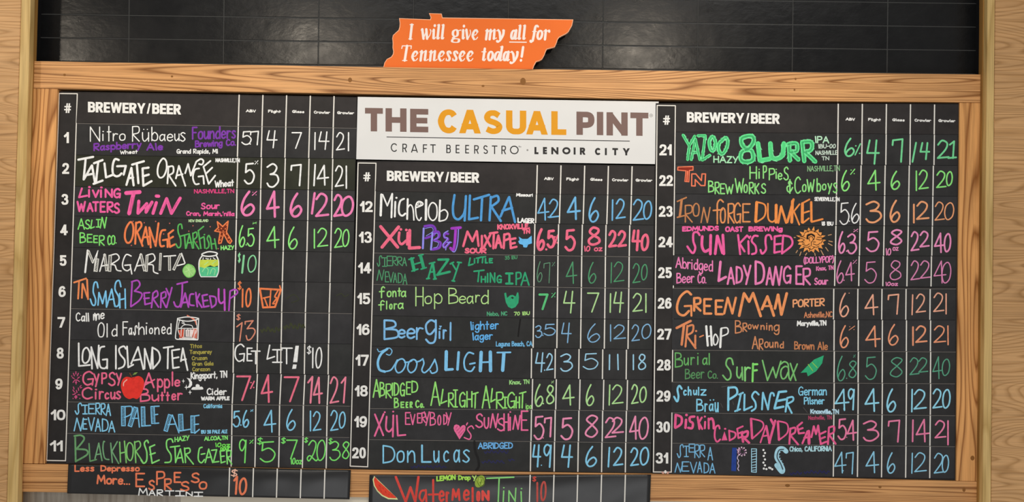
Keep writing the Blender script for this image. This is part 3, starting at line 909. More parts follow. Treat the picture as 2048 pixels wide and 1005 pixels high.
def dbl(part, colr, x0, y0, x1, y1, wide, lw=8, hatch=6, hcol=None):
    """a letter stem drawn as an outlined, hatched bar"""
    dx, dy = x1-x0, y1-y0; l = math.hypot(dx, dy); nx, ny = -dy/l*wide/2, dx/l*wide/2
    dr(part, colr, lw, '%f,%f %f,%f %f,%f %f,%f %f,%f' % (x0+nx, y0+ny, x1+nx, y1+ny, x1-nx, y1-ny, x0-nx, y0-ny, x0+nx, y0+ny))
    n = max(int(l/14), 2)
    for i in range(n):
        a = (i+0.3)/n; c = (i+0.95)/n
        dr(part, hcol or colr, hatch, '%f,%f %f,%f' % (x0+dx*a+nx*.8, y0+dy*a+ny*.8, x0+dx*c-nx*.8, y0+dy*c-ny*.8))


COLN = {}
STRIPS = 0
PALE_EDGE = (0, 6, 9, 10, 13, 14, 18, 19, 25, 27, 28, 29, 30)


def strip(label, quad, base, lines, group, sag=None, rough=None):
    """quad TL TR BR BL in photograph pixels; lines = (x at top, x at bottom, spacing)"""
    global STRIPS
    finish()
    n = STRIPS; STRIPS += 1
    th = 0.0022
    bo = Vector(P((quad[2][0]+quad[3][0])/2, (quad[2][1]+quad[3][1])/2, base))
    t = thing('menu_strip', label, 'menu strip', bo, group)
    CUR.clear(); CUR.update(t=t, layers={}, n=0)
    if sag is None:
        CUR['h'] = lambda x, y: base+th
        slab('backing', quad, base+0.0002, base+th, M_STRIP[n % 4] if n != 1 else M_OLIVE, t, 0.0006)
    else:
        CUR['h'] = sag; CUR['sag'] = True
        v = []; f = []; NX, NY = 64, 14
        for side in (0, -0.0012):
            for j in range(NY+1):
                for i in range(NX+1):
                    u, w_ = i/NX, j/NY
                    xt = quad[0][0]+(quad[1][0]-quad[0][0])*u; yt = quad[0][1]+(quad[1][1]-quad[0][1])*u
                    xb = quad[3][0]+(quad[2][0]-quad[3][0])*u; yb = quad[3][1]+(quad[2][1]-quad[3][1])*u
                    x, y = xt+(xb-xt)*w_, yt+(yb-yt)*w_
                    v.append(P(x, y, sag(x, y)+side))
        S = (NX+1)*(NY+1)
        for j in range(NY):
            for i in range(NX):
                a = j*(NX+1)+i
                f.append((a, a+NX+1, a+NX+2, a+1)); f.append((S+a, S+a+1, S+a+NX+2, S+a+NX+1))
        for i in range(NX):
            a = i; c = NY*(NX+1)+i
            f.append((a, a+1, S+a+1, S+a)); f.append((c+1, c, S+c, S+c+1))
        for j in range(NY):
            a = j*(NX+1); c = a+NX
            f.append((a+NX+1, a, S+a, S+a+NX+1)); f.append((c, c+NX+1, S+c+NX+1, S+c))
        mesh_obj('backing', v, f, M_CURL, t, True)
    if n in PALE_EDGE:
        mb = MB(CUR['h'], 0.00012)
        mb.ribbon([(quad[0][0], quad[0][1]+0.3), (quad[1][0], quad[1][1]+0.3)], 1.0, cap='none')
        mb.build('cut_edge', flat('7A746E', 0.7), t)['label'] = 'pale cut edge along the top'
    xt, xb, sp = lines
    for i in range(5):
        mb = MB(CUR['h'], 0.0003, sag is not None)
        fx = (xt+sp*i-quad[0][0])/(quad[1][0]-quad[0][0])
        ya = quad[0][1]+(quad[1][1]-quad[0][1])*fx+0.4; yb = quad[3][1]+(quad[2][1]-quad[3][1])*fx-0.4
        pts = [(xt+sp*i+(xb-xt)*k/8, ya+(yb-ya)*k/8) for k in range(9)] if sag else [(xt+sp*i, ya), (xb+sp*i, yb)]
        mb.ribbon(pts, 2.4, cap='none')
        mb.build('column_line', M_LINE, t)
    return t


M_CURL = vinyl('curling_vinyl', '1B1A1A', 0.34, 0.5)
WORDS = {}


def finish():
    if not CUR:
        return
    for (part, colr), mb in CUR['layers'].items():
        o = mb.build(NAMES.get(part, part), chalk(colr), CUR['t'])
        if colr in COLN:
            o['label'] = '%s %s' % (COLN[colr], NAMES.get(part, part).replace('_', ' '))

WH, PU, VI, PK, LP, GR, GD, GL, OR, BL, LB, CO, TE, LI, RD, YL = 'F2F0E8', '7B3AA6', 'B04CBC', 'F0609F', 'F57FB2', '7FDE6E', '55B058', '8DE67C', 'FB7F4C', '7CC4EC', '86CBEA', 'F2698C', '2F9F70', 'A9DA80', 'E0453C', 'A59A48'
COLN.update({WH: 'white', PU: 'purple', VI: 'violet', PK: 'pink', LP: 'light pink', GR: 'green', GD: 'dark green', GL: 'light green', OR: 'orange', BL: 'blue', LB: 'pale blue', CO: 'coral', TE: 'teal', LI: 'lime green', RD: 'red', YL: 'olive'})
GA, GB, GC = 'menu strips on the left board', 'menu strips on the middle board', 'menu strips on the right board'

LY = [246.6, 310.2, 373.2, 432.2, 495.2, 557, 617.2, 680.4, 741.5, 804, 867, 928.4]
LR = [256.2, 318.2, 381.5, 443.6, 505.4, 566.4, 627.4, 689, 751, 812.6, 875.4, 939.6]
LX = [(476.6, 474.8), (475.6, 474.0), (473.9, 473.0), (472.8, 471.4), (471.4, 469.6), (470.2, 468.3), (468.4, 467.4), (467.0, 466.2), (467.4, 464.4), (464.2, 463.4), (463.6, 462.2)]


def left(i, text, dx=0.0):
    y0, y1 = LY[i-1], LY[i]
    a = lambda y: 156.4 - 24.0*(y-187)/735 + dx
    r = lambda y: 713.2 - 15.0*(y-250)/690 + dx - (0.8 if i > 1 else 0)
    return strip('menu strip beside printed number %d, %s' % (i, text), [(a(y0), y0+0.25), (r(LR[i-1]), LR[i-1]+0.25), (r(LR[i]), LR[i]-0.25), (a(y1), y1-0.25)], 0.0003, (*LX[i-1], 47.5), GA)


MY = [382.8, 442.6, 506, 568.8, 632, 693.2, 754, 817.2, 879.6, 940.2]
MR = [392, 451, 514.2, 577.6, 640.2, 700, 760.8, 822.4, 886.2, 947.2]
MX = [(1073.0, 1071.2), (1069.8, 1068.6), (1068.5, 1067.9), (1067.8, 1067.0), (1067, 1066.2), (1063.2, 1062.5), (1065.2, 1064.0), (1063, 1062), (1061.6, 1060.8)]


def mid(i, text, dx=0.0):
    k = i-12
    a = lambda y: 753.8 - 16.6*(y-326)/609 + dx
    r = lambda y: 1308.6 - 7.0*(y-390)/556 + dx
    return strip('menu strip beside printed number %d, %s' % (i, text), [(a(MY[k]), MY[k]+0.25), (r(MR[k]), MR[k]+0.25), (r(MR[k+1]), MR[k+1]-0.25), (a(MY[k+1]), MY[k+1]-0.25)], 0.0003, (*MX[k], 47.45), GB)


RY = [264.2, 328.4, 388, 449.8, 510.8, 571.4, 638.8, 700.4, 764.4, 825.8, 886.6, 949.6]
RR = [269.6, 331.4, 393, 452.8, 512.6, 574.4, 641, 704.2, 767.8, 831.6, 893.8, 958.6]
RX = [(1676.0, 1675.2), (1674, 1673), (1672.9, 1672.1), (1671.9, 1670.8), (1670.2, 1669.2), (1667.6, 1667), (1668.4, 1668), (1668.5, 1668), (1668.4, 1667.8), (1667.8, 1667.1), (1667.4, 1666.6)]
RD_X = {25: -3.4, 26: -3.4, 27: -3.2, 29: -3.4}


def rgt(i, text):
    k = i-21; dx = RD_X.get(i, 0.0)
    a = lambda y: 1352.4 - 8.2*(y-211)/735 + dx
    r = lambda y: 1915.6 - 6.5*(y-270)/690 + dx*0.3
    top = 576.6 if i == 26 else RY[k]; topr = 578.0 if i == 26 else RR[k]
    return strip('menu strip beside printed number %d, %s' % (i, text), [(a(top), top+0.25), (r(topr), topr+0.25), (r(RR[k+1]), RR[k+1]-0.25), (a(RY[k+1]), RY[k+1]-0.25)], RB+0.0003, (*RX[k], 48.2), GC)


# ---- left board
left(1, 'thin white name with purple words after and below it')
O(110, 180)
bx('beer', WH, 11, 'N 350 454 368 522; i 476 492 413 514; t 520 566 362 520; r 580 634 435 516; o 644 710 438 512; R 774 852 364 522; ue 874 946 392 521; b 968 1036 370 516; a 1050 1112 443 516; e 1124 1186 440 519; u 1198 1252 438 516; s 1254 1312 424 521')
wd('brewery', PU, 17, 'Founders', 1375, 1822, 502, 492, 132)
wd('brewery', PU, 15, 'Brewing Co.', 1405, 1822, 582, 562, 74)
wd('note', PU, 17, 'Raspberry', 385, 872, 618, 588, 82)
wd('note', PU, 17, 'Ale', 918, 1088, 613, 610, 80)
wd('town', WH, 9, 'Wheat', 652, 832, 650, 642, 42)
wd('town', WH, 10, 'Grand Rapids, MI', 1220, 1638, 643, 642, 50)
O(460, 180)
bx('abv', WH, 13, '5 113 218 412 555; 7h 200 292 410 558; . 198 208 540 550')
bx('flight', WH, 13, '4o 366 478 405 588'); bx('glass', WH, 13, '7 618 724 424 594')
bx('crowler', WH, 13, '1 862 846 424 606; 4o 888 1000 416 604'); bx('growler', WH, 13, '2 1064 1156 424 610; 1 1198 1184 424 618')

left(2, 'large white angular capitals and white figures')
O(110, 180)
dr('beer', WH, 22, '235,702 383,674|308,690 288,900|290,900 370,760|372,760 402,935|325,855 388,843|392,738 478,706|434,722 412,930|388,945 478,912|497,740 513,880 588,852|~640,705 602,698 580,760 582,840 612,868 645,862 668,840|625,768 712,765 690,852|718,955 768,785 790,960|738,890 785,882|775,752 893,718|822,740 838,938|940,782 880,790 888,965 970,918|882,870 942,852')
dr('beer', WH, 17, '~1085,690 1042,750 1030,830 1050,880 1090,870 1120,800 1118,720 1085,690|1140,770 1130,940|~1140,775 1185,770 1188,830 1145,858|1145,860 1213,965|1215,890 1245,765 1310,965|1222,862 1282,848|1308,838 1338,745 1365,862 1420,722|~1420,722 1465,695 1492,715 1478,750 1448,745|~1448,790 1405,805 1386,880 1408,945 1446,945|1442,872 1490,866 1497,945|1562,715 1492,772 1545,945 1610,862|1515,845 1580,782')
wd('note', WH, 13, 'Wheat', 1603, 1800, 985, 970, 74)
wd('town', WH, 10, 'NASHVILLE,TN', 1612, 1858, 728, 730, 42)
O(460, 180)
bx('abv', WH, 17, '5 138 250 732 952; % 246 286 708 752 8'); bx('flight', WH, 17, '3 366 494 736 980'); bx('glass', WH, 17, '7h 606 722 744 970')
bx('crowler', WH, 16, '1 864 836 744 970; 4 870 996 752 964'); bx('growler', WH, 15, '2 1052 1146 758 978; 1 1166 1172 760 996')

left(3, 'bright pink lettering and figures throughout')
O(110, 365)
bx('brewery', PK, 20, 'L/ 232 332 52 160; i 332 360 38 155; v 370 448 72 158; i 452 480 42 158; N 498 582 62 158; G 586 664 56 162; W 216 312 186 300; A 316 388 202 300; T 374 444 190 297; E 448 512 188 307; R 518 588 192 308; S 586 652 202 318')
dr('beer', PK, 40, '715,108 850,98|788,120 745,312')
dr('beer', PK, 32, '842,190 834,310|836,310 922,215|922,215 915,300|915,300 975,200|1018,205 985,312|1018,138 1042,140|1062,312 1122,165|1122,165 1170,312|1172,310 1258,160')
dr('beer', 'A83A6C', 5, '775,150 752,290|795,150 765,290|850,215 850,290|905,250 930,220|940,280 970,215|1085,270 1118,200|1190,280 1235,190|1180,270 1215,215|1135,200 1165,280')
wd('town', 'D8447F', 10, 'NASHVILLE,TN', 1396, 1802, 114, 110, 46)
wd('note', PK, 14, 'Sour', 1465, 1657, 275, 270, 70)
wd('note', PK, 12, "Cran, Marsh,'nilla", 1316, 1806, 338, 342, 50)
O(460, 365)
bx('abv', LP, 24, '6 105 252 82 340; % 220 272 88 136 9'); bx('flight', LP, 24, '4 360 500 82 358'); bx('glass', LP, 24, '6 598 728 102 352')
bx('crowler', LP, 23, '1 862 812 98 325; 2 854 998 104 350'); bx('growler', LP, 23, '2 1036 1142 116 350; 0 1112 1248 134 346')

left(4, 'orange and green names beside a drawn starfish')
O(110, 365)
bx('brewery', GR, 13, 'A 226 302 362 478; S 298 352 372 474; L/ 352 402 374 470; I# 410 460 368 456; N/ 448 524 346 466; B 246 308 502 614; E 320 378 518 608; E 384 434 532 612; R 440 500 532 640; C 526 564 530 634; O 560 608 530 630; . 608 618 604 616')
dr('beer', OR, 20, '~750,405 712,470 702,550 722,605 756,600 782,540 788,460 775,410 750,405|815,405 806,618|~815,412 856,400 868,440 825,500|825,500 880,640|870,612 912,450 940,625|885,555 938,548|962,655 948,455 1012,640 1040,412|~1108,480 1070,492 1052,570 1062,640 1095,640|1085,582 1130,575 1132,650|1188,482 1140,520 1155,650 1202,625|1146,572 1186,548')
dr('beer', GD, 15, '~1278,465 1268,422 1240,435 1238,500 1262,570 1262,640 1238,658 1215,620|1252,545 1350,518|1302,535 1312,665|1318,662 1350,525 1382,662|1330,610 1375,605|1385,512 1392,660|~1385,518 1420,502 1425,548 1390,580|1390,580 1445,670|1440,485 1466,665|1440,488 1492,445|1450,572 1496,548|1500,560 1506,662|1500,526 1503,526|~1560,560 1545,535 1530,568 1546,612 1544,650 1522,668|1562,560 1576,670|1604,570 1622,670|1570,622 1614,616')
fl('starfish_drawing', '6E2A16', '1635,400 1685,445 1738,395 1728,470 1722,500 1772,590 1758,610 1740,600 1695,518 1668,608 1648,612 1648,588 1660,500 1610,490 1645,455')
dr('starfish_drawing', OR, 14, '1632,397 1685,445 1740,392 1730,470 1722,500 1776,590 1760,615 1740,602 1695,518 1670,610 1646,615 1646,590 1662,500 1606,490 1642,455 1632,397')
dots('starfish_drawing', OR, 7, '1672,465 1712,468 1690,490 1670,540 1660,580 1742,560 1752,590 1722,520 1645,478 1725,430')
dr('starfish_drawing', OR, 6, '~1675,500 1690,508 1705,498')
wd('note', GL, 11, 'HAZY', 1664, 1802, 684, 680, 48)
wd('town', 'B5D3A0', 7, 'NEW ENGLAND', 1342, 1542, 402, 400, 30)
dots('dots', 'B4625A', 7, '785,392 897,407 1012,393 1152,413 1387,437 1560,447 768,635 1345,492 998,612 940,480 1092,520 1425,600 1640,668')
O(460, 365)
bx('abv', GL, 14, '6 86 154 430 652; . 158 168 624 634; 5 168 248 456 648; % 225 270 398 422 7'); bx('flight', GL, 15, '4 364 498 440 664'); bx('glass', GL, 15, '6 582 682 444 674')
bx('crowler', GL, 14, '1 854 842 466 668; 2 874 988 456 652'); bx('growler', GL, 14, '2 1046 1134 458 662; 0 1126 1202 470 650')

left(5, 'large white capitals with a drawn lime and jar')
O(110, 365)
dr('beer', WH, 19, '303,905 328,685'); dr('beer', WH, 9, '430,690 392,895')
dbl('beer', 'D9D8D0', 335, 690, 382, 805, 18, 8, 5); dr('beer', WH, 10, '380,812 432,688'); dbl('beer', 'D9D8D0', 422, 770, 408, 895, 34, 8, 7)
dr('beer', WH, 13, '498,722 450,895|470,842 528,832|~556,735 620,722 642,770 562,825|~568,828 602,835 622,882 664,892|~765,742 715,728 682,800 684,862 724,890 760,868|702,835 760,830|756,835 772,922|862,720 800,890|822,842 890,830|~928,732 986,722 1002,778 938,820|~942,828 985,835 992,898 1034,918|1094,745 1212,737|1272,715 1306,812|1232,838 1300,820')
for q in ((498, 725, 520, 890, 20), (555, 735, 548, 895, 26), (862, 725, 902, 890, 22), (925, 735, 918, 895, 20), (1062, 715, 1054, 885, 16), (1150, 742, 1152, 885, 20), (1192, 880, 1264, 722, 20)):
    dbl('beer', 'D9D8D0', *q, 8, 4)
fl('lime_drawing', '9AD07C', ' '.join('%f,%f' % (1348+64*math.cos(a*.35), 890+67*math.sin(a*.35)) for a in range(18)))
dr('lime_drawing', '6FC25A', 8, '~1348,824 1410,880 1390,940 1330,955 1286,900 1300,850 1348,824'); dr('lime_drawing', 'BFE6A2', 5, '1310,900 1385,870|1345,840 1350,945|1320,850 1380,930')
O(110, 365)
fl('jar_drawing', '55C08C', '1452,850 1640,850 1638,900 1620,945 1468,945 1453,900')
fl('jar_drawing', 'C3D24C', '1458,780 1638,778 1642,835 1600,850 1560,835 1500,862 1452,850')
dr('jar_drawing', 'A5E0A0', 7, '~1480,900 1510,860 1540,880 1530,930|~1560,920 1580,870 1610,880 1600,930|1500,830 1540,800|1580,820 1620,790')
dr('jar_drawing', WH, 13, '~1480,720 1550,698 1628,712 1612,735 1550,745 1490,738 1480,720|~1480,738 1452,785 1447,850 1455,915 1468,948|1468,948 1622,948|~1622,948 1640,905 1644,840 1640,780 1620,735')
dr('jar_drawing', WH, 8, '1490,760 1485,790|1515,765 1545,772|1530,778 1520,800|1565,765 1560,795|1590,760 1612,775|1600,780 1590,795')
O(460, 365)
bx('price', '8FDDA2', 9, '$ 78 108 706 812'); bx('price', '86D29A', 20, '1 150 112 728 920'); bx('price', '86D29A', 13, '0 174 268 730 908')

left(6, 'orange, blue and violet capitals with a drawn orange tumbler')
O(110, 550)
dr('brewery', 'E88A55', 18, '192,78 312,38|242,65 232,240|270,232 276,92|280,95 325,225|322,50 332,245')
dr('beer', BL, 16, '~432,130 420,78 395,85 384,170 408,250 400,305 375,300 355,245|432,305 442,180 478,290 510,165 518,325|522,312 570,145 602,318|540,252 592,245|~662,120 645,60 612,78 604,150 640,225 640,300 612,320 595,290|650,190 652,332|704,145 708,336|652,252 706,240')
dr('beer', VI, 17, '775,80 762,318|~770,72 830,58 852,105 800,165|~800,165 872,190 850,255 765,320|950,180 895,185 905,300 965,285|895,240 945,235|985,185 970,330|~985,188 1022,162 1032,210 985,242|985,242 1040,325|1068,185 1062,330|~1070,188 1108,172 1112,222 1070,242|1070,242 1116,328|1118,140 1150,215|1175,130 1122,328')
dr('beer', VI, 18, '1228,95 1330,72|~1280,85 1276,210 1255,312 1215,318 1195,275|1265,325 1308,185 1342,325|1280,282 1332,276|~1392,195 1358,205 1352,295 1396,310|1415,180 1430,320|1452,195 1425,250|1425,250 1476,328|1530,200 1480,210 1495,325 1546,315|1486,265 1532,258|1555,215 1575,330|~1555,215 1612,228 1616,295 1575,330')
dr('beer', 'C050C2', 20, '~1645,145 1646,250 1668,288 1700,268'); dr('beer', 'C050C2', 20, '1702,150 1706,355'); dr('beer', VI, 17, '1760,165 1748,358|~1760,165 1812,148 1832,185 1755,242')
O(460, 550)
bx('price', OR, 10, '$ 74 118 62 158'); bx('price', OR, 17, '1 136 116 138 332; 0 152 218 132 328')
dr('tumbler_drawing', OR, 20, '300,140 512,152|512,150 452,325 332,330 300,140'); dr('tumbler_drawing', OR, 15, '410,155 400,320|335,235 405,220|348,240 378,320|~482,160 450,220 468,235 430,290 446,290|500,112 510,150')

left(7, 'thin white lettering with a drawn whiskey glass')
O(110, 550)
wd('note', WH, 12, 'Call', 205, 345, 470, 474, 92); wd('note', WH, 13, 'me', 382, 500, 462, 445, 100)
dr('note', WH, 11, '400,388 412,460')
bx('beer', WH, 12, 'O 426 500 478 632; l 528 520 488 632; d 568 628 498 622; F 678 736 468 612; a 738 778 532 606; S2 782 832 508 612; h 836 902 478 606; i 912 930 482 602; o 944 986 532 598; n 998 1052 528 604; e 1068 1112 518 598; d 1122 1172 488 602')
fl('glass_drawing', 'C9523A', '1240,560 1300,545 1300,640 1250,635'); fl('glass_drawing', 'D97A68', '1385,540 1432,545 1425,640 1380,635')
dr('glass_drawing', 'F0856A', 12, '~1330,410 1380,440 1410,470|~1345,420 1400,450 1420,500')
dr('glass_drawing', WH, 11, '1232,440 1212,600|~1212,600 1212,640 1230,650|1230,650 1432,655|1436,650 1444,440|~1232,440 1330,425 1444,442 1340,468 1232,452')
dr('glass_drawing', WH, 8, '1240,540 1430,540|~1265,535 1300,505 1370,510 1385,535|1270,545 1265,620|1300,550 1295,620|1335,545 1330,610|1365,548 1355,612|1395,550 1372,625|1410,560 1395,630|1280,630 1400,638|1275,485 1310,500')
dr('glass_drawing', WH, 8, '~1255,450 1235,540 1250,600|1280,470 1300,485|~1420,460 1428,540 1415,590|1250,640 1420,645')
fl('glass_drawing', 'E9DCD8', '1312,552 1385,552 1378,628 1312,622'); dr('glass_drawing', '6A5350', 6, '1330,560 1328,615|1352,560 1348,618')
O(460, 550)
bx('price', 'D88A70', 9, '$ 62 108 392 462'); bx('price', 'D88A70', 13, '1f 62 128 476 674; 3z 146 258 456 662')
zig('smudge', '3A3E28', 16, 310, 510, 555, 20); zig('smudge', '3A3E28', 16, 540, 750, 520, 22)
dr('smudge', '35382A', 12, '~570,240 640,200 690,250 620,280|~1070,210 1120,190 1150,220 1190,200')

left(8, 'tall white capitals with a short olive list')
O(110, 550)
dr('beer', WH, 17, '238,690 240,918 350,908|~320,735 284,765 276,855 302,890 340,860 350,790 320,735|372,945 364,728 428,940 440,712|~496,722 455,738 440,825 455,925 500,942 522,920|480,855 525,850 524,942|612,715 612,945|~712,745 690,720 645,745 655,800 700,860 690,920 640,945|724,722 736,932 786,905|765,895 835,728 888,950|792,862 860,850|900,945 902,745 962,945 978,735|978,735 985,945|~978,732 1040,775 1052,860 985,945|1092,735 1186,722|1136,735 1132,942|1250,750 1175,762 1186,940 1246,930|1182,842 1242,830|1265,870 1285,740 1332,960|1268,860 1316,850')
for t, x0, x1, y in (('Titos', 1355, 1480, 742), ('Tanqueray', 1352, 1578, 800), ('Cruzan', 1372, 1532, 862), ('Gran Gala', 1375, 1594, 918), ('Corazon', 1378, 1560, 974)):
    wd('note', YL, 9, t, x0, x1, y, y-4, 44)
O(460, 550)
bx('beer', WH, 14, 'G 46 152 692 878; E 166 228 732 872; T 208 308 762 902; L/ 366 454 702 856; I# 422 528 748 888; T 506 632 732 902')
fl('beer', WH, '658,715 692,714 676,880 634,880'); fl('beer', WH, '634,902 670,904 664,945 624,948')
bx('price', WH, 9, '$ 772 818 710 804'); bx('price', WH, 14, '1 840 824 732 942; 0 856 928 728 944')

left(9, 'coral pink lettering around a drawn red apple')
O(110, 730)
bx('brewery', CO, 17, 'G 276 392 62 212; Y 384 448 88 228; P 464 522 78 198; S 532 608 72 218; Y 608 674 82 214; C 272 382 224 352; i 400 424 242 352; r 440 492 264 352; c 498 546 278 352; u 554 608 272 352; s 608 664 262 352')
bx('beer', CO, 17, 'A 884 1002 78 238; p 1024 1088 138 278; p 1094 1158 138 288; l 1188 1172 68 218; e 1198 1258 148 224; B 852 952 236 378; u 968 1048 298 372; t 1058 1098 272 368; t 1112 1154 272 368; e 1168 1218 288 362; r 1228 1284 282 362')
dr('beer', CO, 14, '858,232 1000,150')
fl('apple_drawing', 'E5352B', '765,130 720,122 682,145 662,200 672,262 700,320 745,346 785,336 825,346 858,312 886,245 896,185 880,138 842,115 795,125', True)
dr('apple_drawing', 'F5B8A8', 12, '~688,212 692,180 722,152'); dr('apple_drawing', '7B4A2A', 10, '770,118 752,88'); fl('apple_drawing', '7C9A4A', '778,105 800,80 832,76 812,98')
dr('apple_drawing', 'C22A22', 7, '~765,132 785,142 800,128')
dr('ornament_drawing', 'C8507E', 11, '210,72 210,95|185,88 195,112|235,88 225,112|175,130 192,140|245,125 228,138|182,178 202,152|245,170 220,152|212,155 212,195|205,180 218,180|180,255 195,275|190,300 210,285|235,235 238,258|215,260 222,280|262,210 250,225|255,235 268,230|185,225 192,245|230,305 240,300')
fl('ornament_drawing', 'C8507E', '210,302 228,325 210,348 192,325'); dots('ornament_drawing', 'C8507E', 6, '182,340 250,340 250,305 180,300 168,115 260,110')
fl('night_sky_drawing', WH, '1322,132 1355,140 1378,175 1378,205 1358,230 1325,235 1345,210 1352,180 1342,155')
for x, y, r in ((1290, 165, 22), (1320, 228, 26), (1357, 278, 24)):
    fl('night_sky_drawing', WH, ' '.join('%f,%f' % (x+(r if i % 2 == 0 else r*.28)*math.cos(i*math.pi/4)*(.8 if i % 4 == 0 else 1), y+(r*1.1 if i % 2 == 0 else r*.28)*math.sin(i*math.pi/4)) for i in range(8)))
fl('night_sky_drawing', WH, '1378,252 1376,236 1392,225 1412,224 1416,202 1434,196 1452,206 1456,222 1476,222 1488,236 1480,250', True)
wd('town', WH, 12, 'Kingsport, TN', 1362, 1732, 150, 132, 74); wd('note', WH, 13, 'Cider', 1522, 1727, 308, 308, 74); wd('note', WH, 12, 'WARM APPLE', 1466, 1756, 362, 360, 42)
O(450, 735)
bx('abv', 'F07088', 19, '7 112 264 84 342; % 250 300 136 222 14'); bx('flight', 'F07088', 19, '4 358 484 72 360'); bx('glass', 'F07088', 19, '7 590 750 92 354')
bx('crowler', 'F0849A', 19, '1f 826 888 88 368; 4 882 984 96 370'); bx('growler', 'F0849A', 17, '2 1050 1148 92 368; 1f 1162 1220 94 366')

left(10, 'pale blue capitals with hatched stems')
O(110, 730)
bx('brewery', LB, 13, 'S2 196 276 382 506; I# 274 330 402 502; E 332 402 390 500; R 404 456 384 504; R 458 508 388 508; A 508 564 392 518; N/ 186 292 532 672; E 276 326 544 654; V 328 402 528 668; A 400 464 540 676; D 470 540 540 676; A 534 606 562 684')
for q in ((686, 420, 688, 615, 38), (812, 430, 752, 620, 38), (884, 425, 888, 618, 36), (980, 420, 988, 592, 34), (1158, 505, 1112, 668, 36), (1262, 500, 1268, 665, 42), (1384, 515, 1386, 685, 38)):
    dbl('beer', BL, *q, 9, 6)
dr('beer', BL, 13, '~705,422 772,425 765,495 702,530|828,435 848,628|782,540 840,540|872,618 960,612|998,420 1046,418|998,505 1032,500|1000,592 1042,588|1180,508 1245,685|1140,602 1210,598|1252,668 1360,650|1402,517 1446,510|1402,602 1442,598|1405,690 1450,652')
wd('town', LB, 9, 'California', 1490, 1682, 440, 438, 46); wd('note', LB, 9, 'IBU 38 PALE ALE', 1466, 1734, 697, 692, 40)
O(450, 735)
bx('abv', LB, 15, '5 76 156 436 606; . 154 164 578 588; 6 174 244 430 608; % 254 286 424 450 7'); bx('flight', LB, 15, '4 386 516 428 660'); bx('glass', LB, 15, '6 614 712 420 638')
bx('crowler', LB, 14, '1 852 866 436 648; 2 880 970 442 644'); bx('growler', LB, 14, '2 1056 1142 430 644; 0 1142 1214 446 618')

left(11, 'tall green capitals and dollar signs before the prices')
O(110, 730)
dr('brewery', '6AA06A', 18, '203,735 208,975|~195,718 262,712 292,752 215,850'); dr('brewery', '6AA06A', 18, '~215,850 312,858 322,905 210,972'); dr('brewery', '6AA06A', 14, '342,795 352,972 416,955')
dr('brewery', '74A878', 14, '402,945 440,790 472,965|415,905 462,898|~498,775 488,778 482,850 500,940 542,955|560,790 576,985|626,775 572,872|572,872 640,995')
dr('brewery', '85CE70', 14, '650,780 658,980|698,770 716,985|655,892 706,880|~748,785 722,830 726,930 758,965 782,915 782,820 748,785|800,775 812,985|~800,782 846,772 858,820 812,872|812,872 886,985')
dr('brewery', GL, 16, '~938,785 925,762 898,795 922,880 920,965 890,992 865,960|1002,808 952,830 976,992 1046,960|957,905 1006,888')
dr('beer', '8AE878', 15, '~1185,780 1168,748 1125,765 1125,840 1165,910 1160,975 1105,985|1160,830 1252,818|1206,830 1212,985|1212,985 1260,848 1288,985|1228,942 1276,935|1302,840 1312,985|~1302,845 1350,842 1355,880 1312,902|1312,902 1390,1000|~1478,832 1450,850 1440,950 1470,988 1502,955|1470,902 1506,895|1510,985 1545,850 1585,985|1525,935 1570,930|1575,862 1625,856 1592,982 1646,975|1702,865 1660,870 1670,988 1710,975|1665,925 1700,920|1725,870 1732,998|~1725,870 1766,868 1762,920 1732,930|1732,930 1776,1000')
wd('note', '8AE878', 12, 'HAZY', 1200, 1352, 782, 762, 54); wd('town', '8AE878', 11, 'ALCOA,TN', 1498, 1738, 768, 757, 46); wd('note', '7CF05C', 11, '10oz', 1610, 1762, 832, 830, 48); wd('note', '7CF05C', 11, 'pour', 1660, 1762, 866, 862, 50)
O(450, 735)
G2 = '7CE46C'
bx('abv', G2, 14, '9 142 218 722 968; % 244 288 728 772 9'); bx('flight', G2, 14, '$ 322 380 704 784 10; 5 348 508 744 960'); bx('glass', G2, 14, '$ 562 612 704 774 10; 7 614 732 728 928')
wd('glass', G2, 11, '10oz', 660, 776, 980, 978, 68)
bx('crowler', G2, 13, '$ 794 836 704 764 9; 2l 820 936 732 948; 0 918 1014 730 944'); bx('growler', G2, 13, '$ 1038 1082 710 776 9; 3 1048 1162 742 940; 8s 1178 1252 746 926')

# ---- middle board
mid(12, 'thick white name followed by a blue one')
O(710, 330)
dr('beer', WH, 24, '265,300 258,508|715,355 712,552'); dr('beer', WH, 15, '278,300 325,412 374,290')
dr('beer', WH, 19, '374,292 366,528|405,372 400,520|415,332 418,332|530,345 524,545|855,358 846,562')
dr('beer', WH, 19, '~492,342 455,365 440,430 446,490 475,512 506,490'); dr('beer', WH, 14, '~526,440 555,402 582,440 592,555|~612,432 680,402 668,375 632,372 610,420 618,520 645,560 666,532|~765,388 740,440 744,520 782,560 820,520 822,425 795,385 765,388|~850,475 900,452 932,490 912,548 850,568')
dbl('beer', WH, 625, 395, 665, 395, 26, 6, 5)
BU = '4E97D2'; COLN[BU] = 'blue'
dr('beer', BU, 24, '~1000,305 984,430 995,520 1040,548 1090,500 1108,440|1115,315 1102,560|1155,310 1146,548|1146,548 1235,532|1195,348 1348,302|1278,325 1266,558|1365,322 1352,558|~1362,335 1428,312 1440,365 1368,420|1370,420 1465,565|1462,520 1545,330|1550,325 1608,575|1482,462 1578,432')
wd('town', WH, 10, 'Missouri', 1618, 1790, 320, 322, 36); wd('note', WH, 13, 'LAGER', 1632, 1802, 584, 592, 54)
O(1055, 330)
B3 = '6FB2DE'
bx('abv', B3, 15, '4 98 220 330 562; 2 212 320 340 536; . 204 212 520 530'); bx('flight', B3, 20, '4 394 536 318 556'); bx('glass', B3, 18, '6 612 720 324 578')
